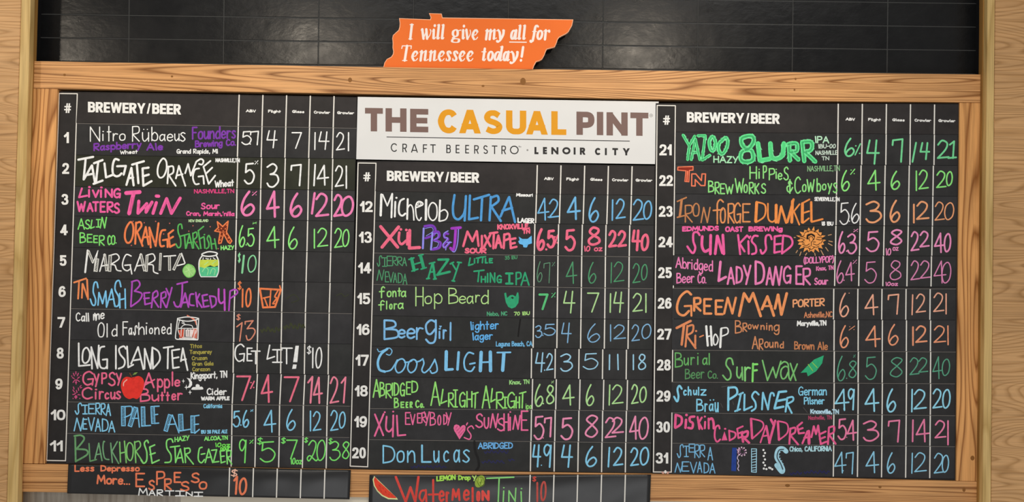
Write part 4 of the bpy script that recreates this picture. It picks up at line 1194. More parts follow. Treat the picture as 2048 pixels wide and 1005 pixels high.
bx('crowler', B3, 16, '1 864 844 346 564; 2 884 988 338 546'); bx('growler', B3, 16, '2 1056 1172 342 564; 0 1160 1254 358 552')

mid(13, 'neon pink and purple lettering, drawn blue cat head')
O(710, 330)
NP = 'F86A86'; COLN[NP] = 'neon pink'
dr('brewery', NP, 32, '258,622 428,828|438,625 272,828|550,660 546,838|546,838 648,832'); dr('brewery', NP, 26, '~445,682 440,760 468,798 515,762|530,685 524,800|460,650 462,650|515,655 517,655')
LV, PP = '8F8CE8', '7A3AB8'
dr('beer', PP, 24, '~700,618 778,612 808,655 790,705 710,738|~790,680 838,675 846,720 795,760|~795,760 858,782 845,835 780,852|~935,695 905,690 900,730 935,748 890,805 905,832 952,780')
dr('beer', LV, 20, '690,640 682,840|778,690 764,852'); dr('beer', LV, 7, '~705,640 770,630 782,670 715,715|~795,695 830,690 830,735 795,750|~800,770 838,785 825,825 790,835')
dr('beer', 'A23CC0', 28, '972,640 1060,632|~1012,645 1002,790 985,855 960,838'); dr('beer', LV, 11, '~935,665 895,690 895,725 930,742 885,800 900,830 955,775|925,780 970,780|915,820 912,855|~1040,650 1030,790 1000,875 955,845')
dr('beer', NP, 24, '1088,818 1130,672|1130,672 1180,768|1180,768 1222,668|1225,670 1242,815|1275,715 1275,838|1305,712 1360,818|1360,702 1296,828|1356,690 1430,680|1395,690 1390,840|1412,835 1440,712|1440,712 1472,830|1422,788 1462,784|1500,700 1495,838|~1500,705 1545,695 1552,738 1500,762|1612,740 1560,750|1560,750 1566,838|1566,838 1622,825|1562,796 1606,786')
wd('note', NP, 17, 'SOUR', 1100, 1322, 894, 894, 60); wd('town', NP, 16, 'KNOXVILLE,', 1428, 1760, 655, 645, 58); wd('town', NP, 15, 'TN', 1680, 1762, 698, 694, 52)
fl('cat_drawing', '66B6EC', '1645,722 1680,745 1735,745 1775,712 1778,790 1740,802 1728,830 1712,832 1692,828 1688,805 1652,795 1640,768 1655,758')
dr('cat_drawing', '17202A', 9, '1660,775 1695,782|1722,782 1755,768|1708,800 1710,806'); fl('cat_drawing', '17202A', '1660,768 1698,778 1692,790 1668,786'); fl('cat_drawing', '17202A', '1720,780 1760,764 1752,784 1728,792')
O(1055, 330)
bx('abv', NP, 27, '6 88 178 636 864; . 184 192 846 856 22; 5 190 282 650 842; % 262 314 700 806 18'); bx('flight', NP, 25, '5 370 486 644 872'); bx('glass', NP, 25, '8 606 732 620 814'); wd('glass', NP, 12, '10 oz', 568, 754, 874, 870, 60)
bx('crowler', NP, 25, '2 810 902 654 834; 2 902 1000 656 830'); bx('growler', NP, 26, '4o 1044 1140 650 870; 0 1136 1224 692 868')

mid(14, 'dull green lettering, the big word in slab capitals')
O(710, 500)
DG = '4C9468'; COLN[DG] = 'dull green'
bx('brewery', DG, 10, 'S2 218 276 56 172; I# 272 324 76 172; E 318 378 60 166; R 374 422 64 162; R 424 474 70 162; A 472 522 76 166; N/ 216 296 198 312; E 300 344 218 328; V 332 390 222 332; A 382 424 232 334; D 430 480 230 338; A 478 526 240 352')
dr('beer', TE, 32, '568,90 594,205|660,65 688,175'); dr('beer', TE, 16, '602,145 668,125|542,98 592,82|640,58 684,48|572,215 632,195|665,195 716,180')
dr('beer', TE, 24, '782,135 804,288|932,108 832,248|838,100 938,98|826,252 952,222'); dr('beer', TE, 17, '735,288 778,132|756,226 800,220|748,140 802,126|720,292 748,288|790,296 816,292|972,132 1014,200|1048,128 988,308|958,142 990,126|1030,126 1068,130|976,312 1000,316')
bx('beer', TE, 16, 'L/ 1134 1194 76 166; i 1194 1208 84 142; T/ 1212 1264 72 138; T/ 1250 1320 62 138; L 1304 1338 82 140; E 1344 1388 82 138; T/ 1188 1304 198 328; H 1262 1318 262 334; I 1328 1338 232 334; N 1352 1412 226 334; G 1422 1478 252 338')
bx('beer', TE, 22, 'I# 1508 1594 228 352'); bx('beer', TE, 16, 'P 1612 1672 222 358; A 1662 1756 222 364')
wd('note', DG, 7, '35 IBU', 1505, 1632, 102, 95, 40)
O(1055, 500)
bx('abv', '5C8A6C', 9, '6 92 150 116 324; 7h 160 230 126 338; % 244 278 122 168 6'); bx('flight', DG, 12, '4 384 500 118 344'); bx('glass', DG, 12, '6 608 692 122 338')
bx('crowler', DG, 11, '1 850 834 126 338; 2 864 974 118 326'); bx('growler', DG, 12, '2 1054 1136 134 338; 0 1140 1208 144 308')

mid(15, 'lime green lettering with a drawn teal beard')
O(710, 500)
bx('brewery', '9ADC7C', 13, 'f 240 304 366 488; o 318 368 412 478; n 374 418 412 478; t 426 466 380 472; a 462 516 412 478; f 232 300 506 614; l 322 314 512 602; o 342 378 542 602; r 388 426 538 602; a 430 490 532 598')
bx('beer', 'B2DC8C', 12, 'H 606 690 372 570; o 698 774 462 548; p 794 878 438 598; B 938 1032 382 548; e 1044 1114 462 544; a 1124 1192 462 544; r 1208 1258 452 532; d 1266 1344 402 548')
fl('beard_drawing', TE, '1500,438 1518,430 1528,484 1560,458 1585,454 1615,470 1630,428 1642,432 1647,480 1642,535 1612,578 1575,592 1540,575 1516,530 1506,480'); fl('beard_drawing', '23302A', '1565,482 1580,472 1598,482 1585,496')
wd('town', '4E9E76', 10, 'Nebo, NC', 1324, 1532, 668, 664, 46); wd('note', LI, 9, '70 IBU', 1596, 1758, 664, 658, 40)
O(1055, 500)
bx('abv', '58BE78', 22, '7 110 212 440 608; % 238 284 428 484 9'); LQ = 'AED894'
bx('flight', LQ, 14, '4o 358 482 412 642'); bx('glass', LQ, 14, '7 598 722 430 632'); bx('crowler', LQ, 14, '1 842 824 436 636; 4o 862 970 420 636'); bx('growler', LQ, 14, '2 1054 1160 434 626; 1 1196 1184 436 636')

mid(16, 'rounded blue lettering, a small blue heart dotting one letter')
O(710, 500)
BB = '7DB8E4'; COLN[BB] = 'soft blue'
bx('beer', BB, 20, 'B 286 434 700 910; e 428 508 796 894; e 516 606 786 900; r 612 690 778 908 18; g 704 822 700 948; i 840 864 786 898 18; r 880 924 800 902 18; l 970 950 726 918 18')
fl('beer', BB, '845,768 852,762 858,768 866,762 874,770 858,788')
wd('note', '62B0EA', 13, 'lighter', 1158, 1446, 812, 800, 92); wd('note', '62B0EA', 13, 'lager', 1178, 1386, 915, 905, 84); wd('town', '6EB2DC', 10, 'Laguna Beach, CA', 1415, 1784, 974, 972, 54)
dr('smudge', '161414', 15, '~1662,702 1650,780 1640,870')
O(1055, 500)
BD = '7FAFD4'
bx('abv', BD, 12, '3 76 150 758 886; . 150 158 856 866; 5 160 284 744 866'); bx('flight', BD, 12, '4o 338 444 732 940'); bx('glass', BD, 12, '6 600 730 740 932'); bx('crowler', BD, 12, '1 830 840 750 924; 2 864 990 750 902'); bx('growler', BD, 12, '2 1044 1130 750 922; 0 1144 1246 744 898')

mid(17, 'light blue script word and thick light blue capitals')
O(710, 680)
LC = '7EC2F0'; COLN[LC] = 'light blue'
dr('beer', LC, 10, '~225,95 245,122 300,100 345,85 372,115 350,155 315,145'); dr('beer', LC, 24, '~325,92 262,145 230,225 245,300 300,322'); dr('beer', LC, 15, '~300,322 360,305 400,250 425,205|~500,228 540,225 570,212|~480,195 430,212 405,280 430,332 478,312 508,245 480,195|~592,200 545,225 530,290 560,332 605,302 622,235 592,200|~615,225 650,215 682,192|~682,195 692,240 672,305 700,332 752,290|~752,290 790,225 802,198|~802,200 822,265 822,318 775,338 756,312')
dr('beer', LC, 34, '918,122 914,300|1268,128 1260,312|1360,125 1362,312|1496,140 1484,308'); dr('beer', LC, 26, '1042,128 1030,300|924,302 980,298'); dr('beer', LC, 17, '~1190,142 1138,132 1098,205 1108,295 1165,318 1200,275|1155,245 1205,235|1270,228 1355,225|1430,130 1562,128')
O(1055, 680)
PB = '9ACBE4'; COLN[PB] = 'pale blue'
bx('abv', PB, 14, '4o 76 178 126 330; . 168 176 302 312; 2 186 262 134 312'); bx('flight', PB, 14, '3 328 456 138 320'); bx('glass', PB, 12, '5 554 712 134 302'); bx('crowler', PB, 14, '1 832 816 146 308; 1 900 918 142 308'); bx('growler', PB, 14, '1 1070 1058 146 308; 8 1112 1190 142 306')

mid(18, 'light green angular capitals, one word written twice')
O(710, 680)
AG = '96E274'
bx('brewery', AG, 14, 'A 176 256 396 586; B 246 300 424 574; R 306 370 442 592; I 370 382 432 568; D 388 444 428 568; G 450 504 430 572; E 512 564 420 556; D 566 636 410 538; B 390 440 582 690; E 456 498 622 688; E 508 538 624 688; R 548 580 622 688; C 606 650 606 688; o 652 684 638 688; . 688 692 676 682')
bx('beer', AG, 15, 'A 756 858 420 668; L/ 856 928 494 650; R 934 994 532 680; I# 984 1036 500 684; G 1046 1114 524 684; H 1118 1182 516 684; T/ 1178 1244 524 694; A 1272 1362 460 694; L/ 1358 1414 486 634; R 1416 1494 524 698; I# 1484 1532 572 694; G 1530 1612 524 694; H 1612 1660 568 694; T/ 1648 1724 518 694')
wd('note', AG, 8, 'ipa', 1714, 1776, 698, 698, 60); wd('town', '9CD884', 10, 'Knox, TN', 1550, 1754, 454, 446, 48)
O(1055, 680)
AH = 'AEDC94'
bx('abv', AH, 15, '6 70 160 444 674; . 154 162 638 648; 8 188 268 454 650; % 238 266 412 440 6'); bx('flight', AH, 15, '4 348 474 450 664'); bx('glass', AH, 15, '6 584 672 446 666'); bx('crowler', AH, 14, '1 834 814 450 664; 2 846 966 450 650'); bx('growler', AH, 15, '2 1040 1118 446 650; 0 1122 1200 470 636')

mid(19, 'rose pink capitals around a filled pink heart')
O(710, 680)
RP = 'F06C9C'; COLN[RP] = 'rose pink'
dr('brewery', RP, 18, '200,752 284,962|288,748 198,968|298,730 300,730|383,724 385,724|~318,775 312,890 342,925 378,890|385,762 380,975|420,765 430,965|430,965 506,958')
bx('beer', RP, 13, 'E 502 560 728 858; V 552 608 746 860; E 622 668 736 844; R 666 714 730 840; Y 690 752 720 868; B 750 810 726 868; O 826 868 756 864; D 886 930 750 858; Y 910 972 730 866')
fl('heart_drawing', RP, '990,890 998,862 1018,852 1045,862 1058,882 1078,862 1098,858 1112,875 1108,915 1082,958 1050,1004 1018,950 998,918'); dr('heart_drawing', 'A03A62', 5, '1015,890 1030,870|1020,920 1060,880|1040,940 1090,885|1050,965 1095,915')
dr('beer', RP, 13, '1130,838 1120,858|~1192,895 1170,868 1130,900 1165,960 1150,1002 1098,985')
bx('beer', RP, 16, 'S 1208 1286 740 890; U 1292 1350 778 900; N/ 1352 1446 740 892; S 1426 1506 784 924; H 1490 1550 740 920; i 1552 1570 720 918; N/ 1580 1668 756 908; E 1666 1744 712 918')
O(1055, 680)
RQ = 'F58FB2'; COLN[RQ] = 'light pink'
bx('abv', RQ, 18, '5 60 170 764 1010; . 154 162 984 994 12; 7h 164 248 776 984'); bx('flight', RQ, 19, '5 330 460 780 1012'); bx('glass', RQ, 18, '8s 580 710 754 988'); bx('crowler', RQ, 17, '2 776 894 778 992; 2 844 970 776 946'); bx('growler', RQ, 17, '4 1020 1126 764 1008; 0 1114 1220 776 1006')

mid(20, 'plain pale blue lettering over smeared dark blue traces')
O(710, 805)
zig('smudge', '2A2B50', 13, 1300, 1545, 500); zig('smudge', '2A2B50', 12, 1275, 1500, 600); zig('smudge', '2A2B50', 12, 1545, 1605, 578); zig('smudge', '2A2B50', 13, 565, 925, 650); dr('smudge', '1D1C1C', 24, '~1200,398 1208,490 1236,570 1245,640 1218,688')
bx('beer', LB, 16, 'D 276 406 430 620; o 416 500 486 610; n 522 608 486 612; L 664 770 426 612 19; u 786 850 486 610; c 888 948 486 606; a 990 1058 476 608; s 1078 1154 474 612')
wd('brewery', '70B4EA', 12, 'ABRIDGED', 1234, 1588, 474, 470, 68)
O(1055, 805)
bx('abv', LB, 17, '4o 46 138 424 658; . 136 144 630 640 12; 9 162 244 420 662'); bx('flight', LB, 17, '4o 336 458 426 662'); bx('glass', LB, 17, '6 580 700 440 652'); bx('crowler', LB, 17, '1 832 804 450 658; 2 858 964 450 644'); bx('growler', LB, 17, '2 1030 1122 454 646; 0 1126 1224 450 638')

# ---- right board
rgt(21, 'fat shaggy green letters over the whole strip')
O(1310, 200)
S1, S3 = '5FDB8A', '3FA868'; COLN[S1] = 'shaggy green'
Y21 = '282,355 342,458|398,365 345,460|345,462 328,600|364,600 406,395|406,395 450,600|382,530 434,528|432,360 505,360|505,362 474,600|476,606 550,556'
O21 = '~578,370 545,420 560,500 590,505 608,430 578,370|~690,395 640,450 650,530 690,535 730,450 720,385 690,395'
B21 = '~930,365 870,390 880,460 940,490 990,420 980,370 930,365|~930,500 870,530 865,600 920,625 985,600 975,520 930,500'
L21 = '1035,440 1055,608|1060,610 1150,595|~1160,440 1172,570 1225,590 1280,555 1295,440'
R21 = '1345,445 1355,610|~1340,445 1420,440 1425,510 1365,525|1365,525 1440,600|1480,430 1500,615|~1480,425 1570,425 1570,500 1505,525|1510,525 1610,620'
dr('brewery', S1, 29, Y21); dr('brewery', S1, 36, O21); dr('beer', S1, 46, B21); dr('beer', S1, 48, L21); dr('beer', S1, 44, R21)
dr('brewery', S3, 11, Y21); dr('brewery', S3, 12, O21); dr('beer', S3, 20, B21); dr('beer', '54D080', 26, L21); dr('beer', S3, 16, R21)
for shag_part, shag_src, shag_w in (('brewery', Y21, 13), ('brewery', O21, 16), ('beer', B21, 20), ('beer', L21, 21), ('beer', R21, 19)):
    for kind, q in parse(shag_src):
        q = smooth_pts(q, 4) if '~' in kind else q
        for (ax, ay), (cx_, cy_) in zip(q[:-1], q[1:]):
            ll = math.hypot(cx_-ax, cy_-ay) or 1.0
            for j in range(max(1, int(ll/22))):
                u0 = random.random(); sd = random.choice((-1, 1))*shag_w*random.uniform(0.8, 1.25)
                mx, my = ax+(cx_-ax)*u0-(cy_-ay)/ll*sd, ay+(cy_-ay)*u0+(cx_-ax)/ll*sd
                tx, ty = (cx_-ax)/ll*14+random.uniform(-6, 6), (cy_-ay)/ll*14+random.uniform(-6, 6)
                dr(shag_part, '8CF0B0', 4.5, '%f,%f %f,%f' % (mx-tx, my-ty, mx+tx, my+ty))
wd('note', 'A5E0B2', 14, 'HAZY', 585, 838, 634, 640, 74); wd('note', 'B4E0BE', 13, 'IPA', 1606, 1752, 436, 440, 74); wd('note', 'C6D8C8', 9, 'IBU-00', 1640, 1818, 490, 488, 46); wd('town', 'C6D8C8', 8, 'NASHVILLE', 1612, 1834, 556, 552, 46); wd('town', 'C6D8C8', 9, 'TN', 1674, 1752, 610, 608, 42)
O(1660, 200)
SG = '74D494'; COLN[SG] = 'mint green'
bx('abv', SG, 18, '6 142 250 380 572; % 246 312 436 560 13'); bx('flight', SG, 18, '4o 364 500 398 652'); bx('glass', SG, 18, '7h 620 738 386 632'); bx('crowler', SG, 18, '1 874 820 422 632; 4o 900 1006 424 606'); bx('growler', SG, 18, '2 1074 1202 400 594; 1s 1180 1276 408 594')

rgt(22, 'green lettering after an orange outlined pair of letters')
O(1310, 200)
fl('brewery', '8A2A1A', '230,676 380,670 380,705 346,708 338,822 302,820 312,712 230,706')
OT = 'FB7B58'; COLN[OT] = 'orange outlined'
dr('brewery', OT, 11, '230,676 382,670|382,670 382,706 346,710 340,824 300,820 312,714 228,706 230,676'); dr('brewery', OT, 16, '328,720 320,815')
dr('brewery', OT, 13, '370,745 368,865 404,866 404,802 462,862 502,862 508,745 472,745 466,812 410,745 370,745')
GG = '8EDC80'
bx('beer', GG, 14, 'H 948 1026 666 800; i 1040 1052 692 794; P 1082 1124 658 794; P 1142 1204 686 810; i 1212 1224 692 796; e 1232 1280 732 808; S 1288 1344 670 812; & 1322 1390 796 946; C 1402 1470 770 946; o 1476 1524 846 928; W 1522 1606 796 930; b 1622 1670 786 928; o 1676 1724 842 912; y 1732 1782 836 952; s 1786 1834 830 940')
bx('brewery', GG, 14, 'B 532 592 810 934; R 598 650 824 950; E 652 706 838 950; W 704 790 846 950; W 800 896 786 938; O 888 934 846 938; R 942 994 826 950; K 998 1050 836 950; S 1062 1116 836 946')
wd('town', '86B884', 8, 'NASHVILLE,TN', 1530, 1858, 722, 716, 58)
O(1660, 200)
bx('abv', GL, 15, '6 110 200 704 918; % 202 254 692 754 10'); bx('flight', GL, 15, '4 374 508 702 914'); bx('glass', GL, 16, '6 608 706 712 904'); bx('crowler', GL, 15, '1 874 862 710 918; 2 888 994 700 902'); bx('growler', GL, 15, '2 1066 1172 710 888; 0 1164 1236 716 868')

rgt(23, 'brownish orange capitals, a white figure in the first column')
O(1310, 385)
BO, OO = 'C07E50', 'F08E48'; COLN[BO] = 'brownish orange'
dr('brewery', BO, 15, '225,92 315,52|225,252 292,235'); dr('brewery', BO, 24, '268,75 250,240')
bx('brewery', BO, 14, 'R 298 380 126 306; O 376 450 106 246; N/ 456 560 146 310')
bx('brewery', 'DE8E56', 16, 'f 578 694 66 324; O 650 714 150 314; R 728 802 110 316; G 790 868 100 314; E 876 962 110 304')
dr('beer', OO, 30, '1022,102 1012,292|1218,130 1216,300|1382,90 1374,300|1482,115 1480,300'); dr('beer', OO, 17, '~1025,98 1105,130 1100,240 1015,302|~1135,115 1138,260 1178,298 1218,268|1452,120 1396,192|1396,192 1450,325|1552,72 1478,112|1492,208 1548,190|1488,308 1546,262'); dr('beer', OO, 24, '1238,305 1268,142|1268,145 1318,305|1330,300 1392,72|1570,100 1572,290'); dr('beer', OO, 19, '1575,298 1684,270')
wd('town', WH, 9, 'SEVIERVILLE,TN', 1600, 1856, 88, 92, 42); wd('note', WH, 10, '18 IBU', 1674, 1794, 336, 338, 44)
O(1660, 385)
OP = 'F0A070'; COLN[OP] = 'pale orange'
bx('abv', WH, 12, '5 94 196 100 328; . 190 198 286 296; 6 210 296 106 312'); bx('flight', OP, 19, '3 356 522 84 308'); bx('glass', OP, 19, '6 598 708 74 304'); bx('crowler', OP, 18, '1 836 850 114 314; 2 864 1000 86 278'); bx('growler', OP, 13, '2 1050 1154 92 286; 0 1146 1250 100 280')

rgt(24, 'pink lettering with a drawn orange sun at its right')
O(1310, 385)
wd('brewery', PK, 15, 'EDMUNDS', 272, 645, 396, 388, 54); wd('brewery', PK, 15, 'OAST', 704, 888, 400, 400, 58); wd('brewery', PK, 15, 'BREWINg', 938, 1284, 396, 394, 54)
dr('beer', PK, 22, '~448,430 425,402 388,412 385,490 405,560 378,612 325,545'); dr('beer', PK, 28, '~475,445 472,540 500,595 545,575|560,432 556,620|605,618 625,440|628,440 678,610|682,430 692,618')
dr('beer', PK, 21, '835,430 856,622|925,435 845,520|850,515 900,595|938,492 942,618|~1032,440 995,440 972,490 1010,540 1015,605 975,622|~1172,472 1155,432 1118,440 1110,500 1115,575 1078,618 1060,580|1266,435 1202,445 1200,608 1256,596|1206,525 1262,518|1288,435 1276,615|~1288,435 1362,455 1376,530 1276,615')
fl('beer', PK, '928,450 935,432 948,442 962,432 968,448 948,474')
SU = 'EE9A50'; COLN[SU] = 'orange'
spk = []
for i in range(36):
    a = i*math.pi/18; rr = (1.0 if i % 2 == 0 else 0.74)*(1.0 + 0.08*math.sin(i*2.3))
    spk.append('%f,%f' % (1570+150*rr*math.cos(a), 482+132*rr*math.sin(a)))
fl('sun_drawing', SU, ' '.join(spk))
dr('sun_drawing', '2A1C12', 8, '~1530,470 1530,430 1575,418 1605,440 1595,480|~1555,490 1550,455 1575,445 1590,470 1575,500|~1430,480 1470,465 1500,480 1470,500|~1480,520 1520,535 1550,520|~1620,470 1660,480 1690,470 1670,510|~1590,520 1630,530 1660,510|~1520,400 1570,385 1620,400|~1540,560 1570,575 1600,555|1570,500 1572,540|~1450,430 1480,445 1500,430|~1640,420 1665,440 1680,425|~1450,500 1480,500 1500,515|1550,590 1560,560|1600,400 1612,370|1530,380 1540,400|1660,400 1690,385|1590,500 1612,500')
fl('sun_drawing', '2A1C12', '1520,470 1525,430 1570,412 1610,435 1600,450 1570,430 1540,445 1545,475')
dr('sun_drawing', SU, 7, '~1540,455 1550,432 1580,425 1602,445 1596,462|~1535,470 1555,450 1585,448 1590,470 1565,478'); dr('sun_drawing', '2A1C12', 7, '~1440,455 1480,448 1512,462|~1628,452 1660,455 1700,460|~1490,545 1530,552 1560,540|~1585,545 1620,552 1650,540|~1500,420 1515,400 1540,395|~1600,395 1630,405 1640,425'); dr('sun_drawing', 'C99A70', 9, '1742,432 1772,425|1748,490 1782,498|1742,515 1780,535|1715,555 1740,590|1668,585 1692,630|1605,612 1610,635|1525,612 1512,632|1468,600 1455,635|1432,585 1418,608|1398,455 1410,455')
O(1660, 385)
PQ = 'F28FBC'; COLN[PQ] = 'light pink'
bx('abv', PQ, 17, '6 80 156 390 616; . 162 172 586 598 14; 3 172 272 412 620; % 234 284 366 402 8'); bx('flight', PQ, 17, '5 360 498 388 602'); bx('glass', PQ, 18, '8s 606 728 370 534'); wd('glass', PQ, 11, '10', 560, 616, 636, 636, 74); wd('glass', PQ, 10, 'oz', 628, 690, 590, 588, 58)
bx('crowler', PQ, 17, '2 808 900 390 594; 2 898 1002 386 556'); bx('growler', PQ, 17, '4 1044 1154 404 612; 0 1142 1220 410 604')

rgt(25, 'rose pink lettering, two capital words in the middle')
O(1310, 385)
RR2 = 'E87FB4'; COLN[RR2] = 'rose pink'
wd('brewery', RR2, 13, 'Abridged', 204, 584, 762, 800, 116); wd('brewery', RR2, 13, 'Beer', 214, 398, 920, 912, 110); wd('brewery', RR2, 13, 'Co.', 424, 520, 918, 918, 104)
dr('beer', RR2, 26, '658,700 640,890|640,890 712,852'); bx('beer', RR2, 20, 'A 720 806 750 932; D 810 886 740 922; Y 882 970 728 934; D 1000 1108 684 934 23; A 1110 1192 750 938; N/ 1176 1284 738 942; G 1286 1374 734 922; E 1410 1486 734 932; R 1482 1568 760 938')
wd('note', RR2, 12, '(DOLLYPOP)', 1492, 1800, 722, 706, 70); wd('town', RR2, 10, 'Knox, TN', 1618, 1796, 792, 780, 48); wd('note', RR2, 14, 'Sour', 1598, 1742, 934, 930, 76)
O(1660, 385)
PZ = 'DA84B0'; COLN[PZ] = 'dusty pink'
bx('abv', PZ, 13, '6 62 140 684 916; . 136 144 880 890; 4 152 250 700 896; % 228 272 676 722 7'); bx('flight', PZ, 12, '5 344 470 694 918'); bx('glass', PZ, 12, '8 602 714 684 884'); wd('glass', 'EE8CBC', 10, '10oz', 558, 684, 944, 942, 44)
bx('crowler', PZ, 13, '2 808 904 684 886; 2 902 1012 684 870'); bx('growler', PZ, 12, '4 1040 1170 686 918; 0 1120 1220 700 916')

rgt(26, 'bright orange capitals, a small orange word at the right')
O(1310, 570)
OG = 'F8945C'; COLN[OG] = 'bright orange'
dr('beer', OG, 24, '~362,98 318,68 252,125 222,215 235,285 290,308 340,265'); dr('beer', OG, 20, '298,216 364,212|364,212 366,312')
bx('beer', OG, 23, 'R 382 468 124 272; E 484 576 134 302; E 600 692 148 308; N/ 684 824 120 300')
dr('beer', OG, 27, '846,312 894,88|896,88 946,170|946,170 986,85|988,90 1062,315|1075,245 1130,118|1130,118 1194,310|1206,238 1236,102|1238,102 1270,300|1272,298 1324,88'); dr('beer', OG, 19, '1092,216 1172,214')
wd('note', 'EFA272', 15, 'PORTER', 1382, 1706, 232, 216, 84); wd('town', 'D88A60', 9, 'Asheville,NC', 1496, 1784, 336, 328, 62)
O(1660, 570)
OQ = 'EAA88C'; COLN[OQ] = 'peach'
bx('abv', OQ, 15, '6 92 192 80 324; . 188 196 80 90 9'); bx('flight', OQ, 15, '4 346 486 94 308'); bx('glass', OQ, 15, '7h 578 696 90 302'); bx('crowler', OQ, 14, '1 838 818 96 308; 2 860 966 88 284'); bx('growler', OQ, 14, '2 1036 1150 78 276; 1 1172 1162 86 300')

rgt(27, 'orange letters, a hyphen and a thick white word')
O(1310, 570)
OW = 'E08A5C'; COLN[OW] = 'brownish orange'
dr('beer', OW, 25, '218,435 358,365|292,400 268,602'); dr('beer', OW, 20, '325,415 306,622|~325,420 382,408 376,475 316,510|316,510 408,638|405,512 404,632|412,466 414,466'); dr('beer', OW, 13, '450,525 486,510')
dr('beer', WH, 22, '515,418 530,612|560,420 570,608|665,445 656,628'); dr('beer', WH, 14, '530,522 566,512|~608,498 588,535 594,600 620,596 634,545 608,498|~665,438 726,436 730,490 665,520')
bx('brewery', 'D0895E', 13, 'B 802 870 356 494; R 878 928 382 476; o 930 972 396 450; w 974 1044 398 450; n 1058 1104 404 456; i 1116 1130 384 456; n 1142 1184 404 464; g 1192 1252 400 506; A 972 1040 516 650; R 1042 1090 542 658; o 1096 1144 570 636; u 1146 1192 574 638; n 1202 1242 572 636; d 1252 1296 568 642')
wd('note', 'C98256', 12, 'Brown Ale', 1398, 1738, 654, 660, 86); wd('town', WH, 13, 'Maryville,TN', 1424, 1724, 418, 412, 56)
O(1660, 570)
OX = 'F09A74'; COLN[OX] = 'light orange'
bx('abv', OX, 15, '6 96 190 406 636; % 188 252 412 460 7'); bx('flight', OX, 16, '4 354 510 410 630'); bx('glass', OX, 15, '6 582 690 394 610'); bx('crowler', OX, 17, '1 826 842 418 616; 2 856 980 408 586'); bx('growler', OX, 14, '2 1040 1168 408 586; 1 1178 1194 408 610')

rgt(28, 'green lettering with a drawn teal surfboard')
O(1310, 570)
bx('brewery', '67AE62', 13, 'B 198 276 680 836; u 288 340 732 814; r 356 402 726 810; i 424 438 686 808; a 476 530 732 808; l 548 542 686 810')
wd('brewery', '568E5A', 12, 'Beer', 300, 498, 954, 944, 108); wd('brewery', '568E5A', 12, 'Co.', 526, 636, 946, 948, 84)
dr('beer', '7AC070', 17, '~785,802 768,745 728,748 715,805 755,868 760,930 725,958 682,912|~825,830 824,910 850,938 872,885|875,830 880,955'); dr('beer', '8AD87C', 19, '905,832 905,965|~905,865 930,835 955,840'); dr('beer', '86E470', 21, '985,795 980,972|985,802 1028,800|985,866 1024,860')
dr('beer', '7AC070', 16, '1080,762 1130,962|1130,962 1186,830|1186,835 1215,935|1215,935 1265,770|1360,792 1415,962|1430,798 1362,958|~1335,830 1308,822 1272,850 1264,900 1280,945 1312,935 1338,880|~1262,800 1300,775 1335,795 1342,850 1346,930 1362,962')
fl('surfboard_drawing', '2FA874', '1696,711 1600,752 1530,818 1464,886 1524,882 1536,922 1620,870 1680,790'); dr('surfboard_drawing', '9CC84A', 8, '1580,782 1630,834|1540,802 1586,866')
O(1660, 570)
TG = '569E7E'; COLN[TG] = 'teal green'
bx('abv', TG, 12, '6 68 156 714 968; . 162 172 936 948; 8s 188 268 762 940; % 232 258 702 734 6'); bx('flight', TG, 12, '5 350 470 722 958'); bx('glass', TG, 12, '8s 606 730 728 932'); bx('crowler', TG, 12, '2 798 900 730 910; 2 886 988 730 886'); bx('growler', TG, 12, '4 1028 1130 720 950; 0 1122 1208 744 918')

rgt(29, 'sky blue lettering, the slanted capital word thicker')
O(1310, 760)
SK2 = '86D0F0'; COLN[SK2] = 'sky blue'
dr('brewery', SK2, 20, '~268,92 245,62 226,98 236,170 222,220 192,172'); bx('brewery', SK2, 14, 'c 284 320 100 162; h 328 368 66 162; u 382 424 100 158; l 444 432 72 162; z 456 518 96 162; B 414 484 192 322; r 496 530 238 326; a 542 590 240 318; u 598 640 226 330; . 552 560 202 210; . 584 592 200 208')
dr('beer', SK2, 22, '738,80 736,305|~740,82 812,82 822,145 745,200'); dr('beer', SK2, 19, '862,150 828,312|845,150 884,132|805,318 855,298|900,150 896,305|896,308 974,272|~1042,150 1005,122 975,170 1008,228 1010,285 972,315|1075,300 1085,132|1085,132 1136,298|~1136,300 1160,150 1188,138 1196,162|1330,185 1312,322|~1328,185 1382,175 1386,212 1328,245|1328,245 1374,335'); dr('beer', SK2, 23, '1318,118 1245,125|1245,125 1202,285|1230,215 1312,198|1202,290 1290,272')
wd('note', SK2, 12, 'German', 1438, 1728, 162, 160, 94); wd('note', SK2, 12, 'Pilsner', 1495, 1705, 252, 250, 78); wd('town', 'B9DCEC', 12, 'Knoxville,TN', 1560, 1850, 344, 348, 50)
dr('smudge', '484645', 10, '670,75 780,55|780,220 790,250|660,240 680,280|1490,280 1530,330')
O(1660, 760)
SP = '93D6EC'; COLN[SP] = 'sky blue'
bx('abv', SP, 16, '4 46 196 90 316; . 134 142 290 300 10; 9 180 250 86 310'); bx('flight', SP, 17, '4 346 496 86 326'); bx('glass', SP, 17, '6 566 666 88 328'); bx('crowler', SP, 16, '1 834 814 92 330; 2 838 974 94 302'); bx('growler', SP, 16, '2 1028 1132 88 292; 0 1126 1214 94 292')

